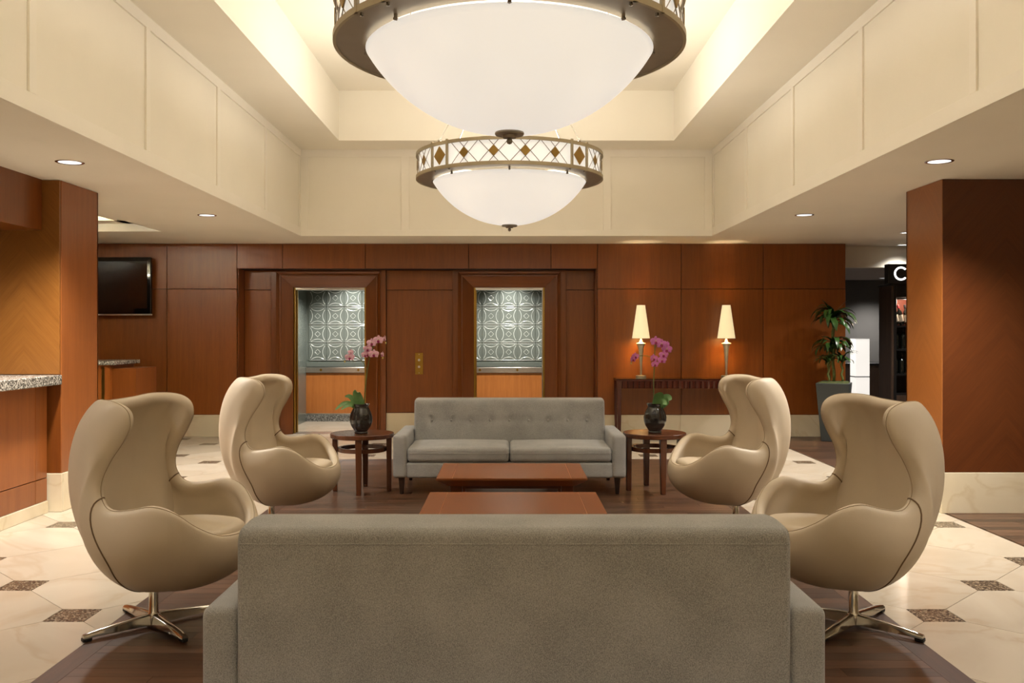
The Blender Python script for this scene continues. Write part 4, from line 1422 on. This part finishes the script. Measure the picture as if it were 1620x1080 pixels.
def flower_mesh(mat, sc=1.0):
    m = MB()
    for a in (90, 215, 325): petal(m, R(a), 0.036 * sc, 0.026 * sc, 0, z0=0.002)
    for a in (12, 168): petal(m, R(a), 0.040 * sc, 0.042 * sc, 0, z0=-0.002)
    petal(m, R(270), 0.022 * sc, 0.022 * sc, 1, z0=-0.008)
    petal(m, R(235), 0.012 * sc, 0.010 * sc, 1, z0=-0.010)
    petal(m, R(305), 0.012 * sc, 0.010 * sc, 1, z0=-0.010)
    m.lathe([(0, -0.004), (0.005, 0), (0.004, 0.006), (0, 0.009)], 8, mi=2, caps=False)
    me = mesh('flower', m, [mat, 'petal_lip', 'bud'], smooth=179)
    return me
fl_pale = flower_mesh('petal_pale'); fl_pink = flower_mesh('petal_pink')
def broad_leaf(pts, width):
    m = MB(); rows = []
    P_ = smooth_path(pts, 5)
    n = len(P_)
    for k, p in enumerate(P_):
        a = Vector(P_[max(0, k - 1)]); b = Vector(P_[min(n - 1, k + 1)])
        t_ = (b - a).normalized()
        side = t_.cross(Vector((0, -1, 0.35))).normalized()
        up = side.cross(t_).normalized()
        wd = width * (math.sin(PI * (0.1 + 0.9 * k / (n - 1)) ** 0.9) ** 0.7 if k < n - 1 else 0.02)
        row = [Vector(p) + side * wd * q / 2 - up * 0.10 * wd * (1 - q * q) for q in (-1, -.5, 0, .5, 1)]
        rows.append([tuple(v) for v in row])
    rows2 = rows
    m.grid(rows2)
    return m
def orchid(x, y, label, stem, branch, flowers, leaves, me, buds):
    t = thing('orchid', label, 'orchid', (x, y, VZ + 0.205), 0)
    Z = -0.205
    sp = smooth_path([(a, b, c_ + Z) for a, b, c_ in stem])
    st = obj('stem', MB().tube(sp, 0.005, 6), 'orchid_stem', t, smooth=179)
    obj('side_stem', MB().tube(smooth_path([(a, b, c_ + Z) for a, b, c_ in branch]), 0.003, 6), 'orchid_stem', st, smooth=179)
    for (a, b, c_, sc, rx, rz) in flowers:
        o = obj('flower', me, parent=t, loc=(a, b, c_ + Z), rot=(R(rx), 0, R(rz)))
        o.scale = (sc, sc, sc)
    for (a, b, c_) in buds:
        obj('flower_bud', MB().lathe([(0, -0.012), (0.006, -0.006), (0.007, 0.002), (0, 0.012)], 10, caps=False), 'bud', t, (a, b, c_ + Z), smooth=179)
    for lf, wd in leaves:
        obj('leaf', broad_leaf([(a, b, c_ + Z) for a, b, c_ in lf], wd), 'orchid_leaf', t, smooth=179)
    return t
VX1, VY1 = -1.253, 7.74
vase(VX1, VY1, 'smoked glass vase holding the pale pink orchid, left of the far sofa')
orchid(VX1, VY1, 'pale pink orchid in the vase on the left side table',
       [(0.02, 0, 0.12), (0.025, 0, .25), (.040, 0, .42), (.052, 0, .533), (.078, -.01, .66), (.103, -.02, .728), (.15, -.03, .785), (.205, -.03, .79)],
       [(.052, 0, .533), (.03, 0, .58), (-.01, 0, .63), (-.06, -.01, .655), (-.10, -.02, .64), (-.135, -.02, .615)],
       [(-.091, -.03, .645, 1.0, 5, 10), (-.083, -.02, .685, .75, -10, -30), (.154, -.05, .79, 1.05, 0, -5), (.095, -.04, .765, 1.0, -5, 15), (.062, -.03, .715, .95, 5, -15),
        (.115, -.045, .672, 1.05, 4, -4), (.035, -.03, .665, .85, 0, 40), (.06, -.02, .67, .8, 0, -30), (.205, -.04, .80, .75, 0, -60), (.188, -.05, .668, .7, 0, -55)],
       [([(0, 0, .20), (-.01, -.02, .28), (-.035, -.04, .345), (-.03, -.06, .365)], .072), ([(-.01, 0, .20), (-.05, -.02, .27), (-.09, -.03, .315), (-.13, -.05, .315)], .046),
        ([(-.02, 0, .20), (-.08, -.03, .25), (-.14, -.05, .255), (-.205, -.08, .205)], .046), ([(-.02, -.02, .21), (-.06, -.06, .245), (-.10, -.09, .245), (-.15, -.12, .21)], .04)],
       fl_pale, [(-.135, -.02, .608), (.215, -.04, .765), (.19, -.05, .64)])
VX2, VY2 = 1.235, 7.78
vase(VX2, VY2, 'smoked glass vase holding the purple orchid, right of the far sofa')
orchid(VX2, VY2, 'purple pink orchid in the vase on the right side table',
       [(-.005, 0, .12), (-.008, 0, .25), (-.012, 0, .42), (-.006, 0, .55), (-.004, -.01, .66), (0, -.02, .75), (.04, -.03, .775), (.085, -.03, .745)],
       [(-.004, 0, .62), (-.06, 0, .652), (-.12, -.01, .655), (-.17, -.02, .645), (-.205, -.02, .60)],
       [(0, -.04, .778, 1.15, 0, 5), (.05, -.045, .755, 1.1, 0, -12), (.093, -.05, .712, 1.1, 5, -20), (.066, -.045, .665, .95, 0, -5), (.05, -.05, .62, .95, 0, 8),
        (-.017, -.04, .635, .95, 0, 30), (-.008, -.04, .585, .85, 5, 20), (-.172, -.04, .652, .85, 0, 25), (-.192, -.04, .628, .85, 0, 40), (.10, -.03, .75, .75, -5, -60)],
       [([(0, 0, .20), (.02, -.02, .27), (.03, -.05, .33), (.03, -.06, .35)], .085), ([(.01, 0, .20), (.06, -.02, .26), (.10, -.04, .30), (.135, -.05, .29)], .09),
        ([(0, -.02, .20), (.03, -.06, .25), (.055, -.09, .27), (.08, -.11, .25)], .065)],
       fl_pink, [(-.205, -.02, .592)])

# ------------------------------------------------------------------ console table and lamps
K0, K1, KY, KH = 1.335, 3.02, 11.42, 0.765
t = thing('console_table', 'dark mahogany console table with reeded apron against the back wall', 'table', ((K0 + K1) / 2, KY, 0))
hw = (K1 - K0) / 2
obj('top', MB().box(-hw, hw, 0, 0.375, KH - 0.028, KH - 0.008), 'mahogany', t, bevel=0.004)
obj('glass_top', MB().box(-hw, hw, 0, 0.375, KH - 0.0075, KH), 'black_gloss', t, bevel=0.002)
obj('apron', MB().box(-hw + 0.03, hw - 0.03, 0.022, 0.05, KH - 0.12, KH - 0.028), 'mahogany', t)
nre = 22
for k in range(nre):
    a = -hw + 0.07 + (2 * hw - 0.14) * k / nre; b = -hw + 0.07 + (2 * hw - 0.14) * (k + 1) / nre
    mid = (a + b) / 2; rr = (b - a) / 2 - 0.001
    m = MB().prism_xy([(rr * math.cos(PI + PI * q / 6), 0.6 * rr * math.sin(PI + PI * q / 6)) for q in range(7)], KH - 0.118, KH - 0.03)
    obj('reed', m, 'mahogany', t, (mid, 0.022, 0))
for sx in (-1, 1):
    for sy in (0.028, 0.345):
        m = MB().frustum((-0.018, 0.018, -0.018, 0.018), (-0.03, 0.03, -0.026, 0.026), 0, KH - 0.028)
        obj('leg', m, 'mahogany', t, (sx * (hw - 0.035), sy, 0), bevel=0.003)
def table_lamp(x, label):
    t = thing('table_lamp', label, 'lamp', (x, KY + 0.19, KH), 0, 'console table lamps')
    obj('base', MB().lathe([(0.0, 0.0), (0.066, 0.0), (0.066, 0.032), (0.058, 0.038), (0.0, 0.038)], 32, caps=False), 'pewter', t, smooth=40)
    obj('stem', MB().lathe([(0.012, 0.038), (0.014, 0.058), (0.010, 0.066), (0.014, 0.076), (0.012, 0.09), (0.018, 0.20), (0.027, 0.32), (0.034, 0.39), (0.048, 0.425), (0.062, 0.437), (0.060, 0.444), (0.03, 0.452), (0.02, 0.462), (0.022, 0.472), (0.014, 0.48), (0.010, 0.50), (0.0, 0.50)], 32, caps=False), 'pewter', t, smooth=60)
    obj('shade', MB().lathe([(0.112, 0.505), (0.052, 0.925), (0.050, 0.925), (0.110, 0.505)], 40, caps=False), 'shade', t, smooth=60)
    light('bulb_light', 'POINT', (0, 0, 0.72), 9, (1.0, 0.72, 0.40), t, shadow_soft_size=0.03)
    return t
table_lamp(px2x(1014, KY + .19), 'pewter table lamp with cone shade at the orchid end of the console')
table_lamp(px2x(1149, KY + .19), 'pewter table lamp with cone shade rising behind the far right egg chair')

# ------------------------------------------------------------------ planter and palm
PXc, PYc = 4.03, 11.38
pr = R(-24)
t = thing('planter', 'tall tapered grey planter holding a leafy plant by the wall end', 'planter', (PXc, PYc, 0.0012), pr)
obj('pot', MB().frustum((-0.14, 0.14, -0.14, 0.14), (-0.20, 0.20, -0.20, 0.20), 0.0, 0.72), 'planter', t, bevel=0.006)
obj('soil', MB().frustum((-0.18, 0.18, -0.18, 0.18), (-0.15, 0.15, -0.15, 0.15), 0.718, 0.738), 'soil', t)
def strap_leaf(droop, length, width):
    m = MB(); rows = []
    n = 9
    x_, z_, a = 0.0, 0.0, R(62)
    for k in range(n + 1):
        u = k / n
        wd = width * (math.sin(PI * min(1, 0.08 + 0.92 * u)) ** 0.6 if u < 1 else 0.05)
        rows.append([(x_, -wd / 2, z_ + 0.15 * wd), (x_, 0, z_), (x_, wd / 2, z_ + 0.15 * wd)])
        x_ += math.cos(a) * length / n; z_ += math.sin(a) * length / n
        a -= R(droop) / n
    m.grid(rows)
    return mesh('leaf', m, 'leaf', smooth=179)
leaf_v = [strap_leaf(135, 0.34, 0.058), strap_leaf(155, 0.38, 0.064), strap_leaf(105, 0.34, 0.052), strap_leaf(30, 0.30, 0.03)]
t = thing('dracaena', 'green leafy cane plant growing in the grey planter', 'plant', (PXc, PYc, 0.7392))
canes = [((0.0, 0.02), 0.80, 0.020), ((-0.08, -0.03), 0.28, 0.013), ((0.10, 0.0), 0.28, 0.014), ((-0.04, 0.06), 0.42, 0.013)]
for (cxy, h_, r_) in canes:
    pts = [(cxy[0] + 0.01 * math.sin(k * 1.3), cxy[1], h_ * k / 12) for k in range(13)]
    obj('cane', MB().tube(pts, [r_ * (1.06 if k % 2 else 0.94) for k in range(13)], 8), 'cane', t, smooth=179)
def crown(cx_, cy_, cz_, n, vs_, sc, zs=0.05):
    for k in range(n):
        a = 2 * PI * k / n + random.uniform(-.25, .25)
        v = random.choice(vs_)
        o = obj('leaf', leaf_v[v], parent=t, loc=(cx_, cy_, cz_ + random.uniform(-zs, zs)), rot=(random.uniform(-.25, .25), random.uniform(-.2, .2), a))
        s_ = sc * random.uniform(0.85, 1.12)
        o.scale = (s_, s_, s_)
crown(0.0, 0.02, 0.72, 44, [0, 1, 1, 2], 1.0, 0.09)
crown(0.0, 0.02, 0.80, 3, [3], 1.0, 0.02)
crown(0.0, 0.03, 0.40, 26, [0, 1, 1], 0.95, 0.07)
crown(-0.08, -0.03, 0.24, 18, [0, 2], 0.62, 0.03)
crown(0.10, 0.0, 0.24, 20, [0, 2], 0.68, 0.03)
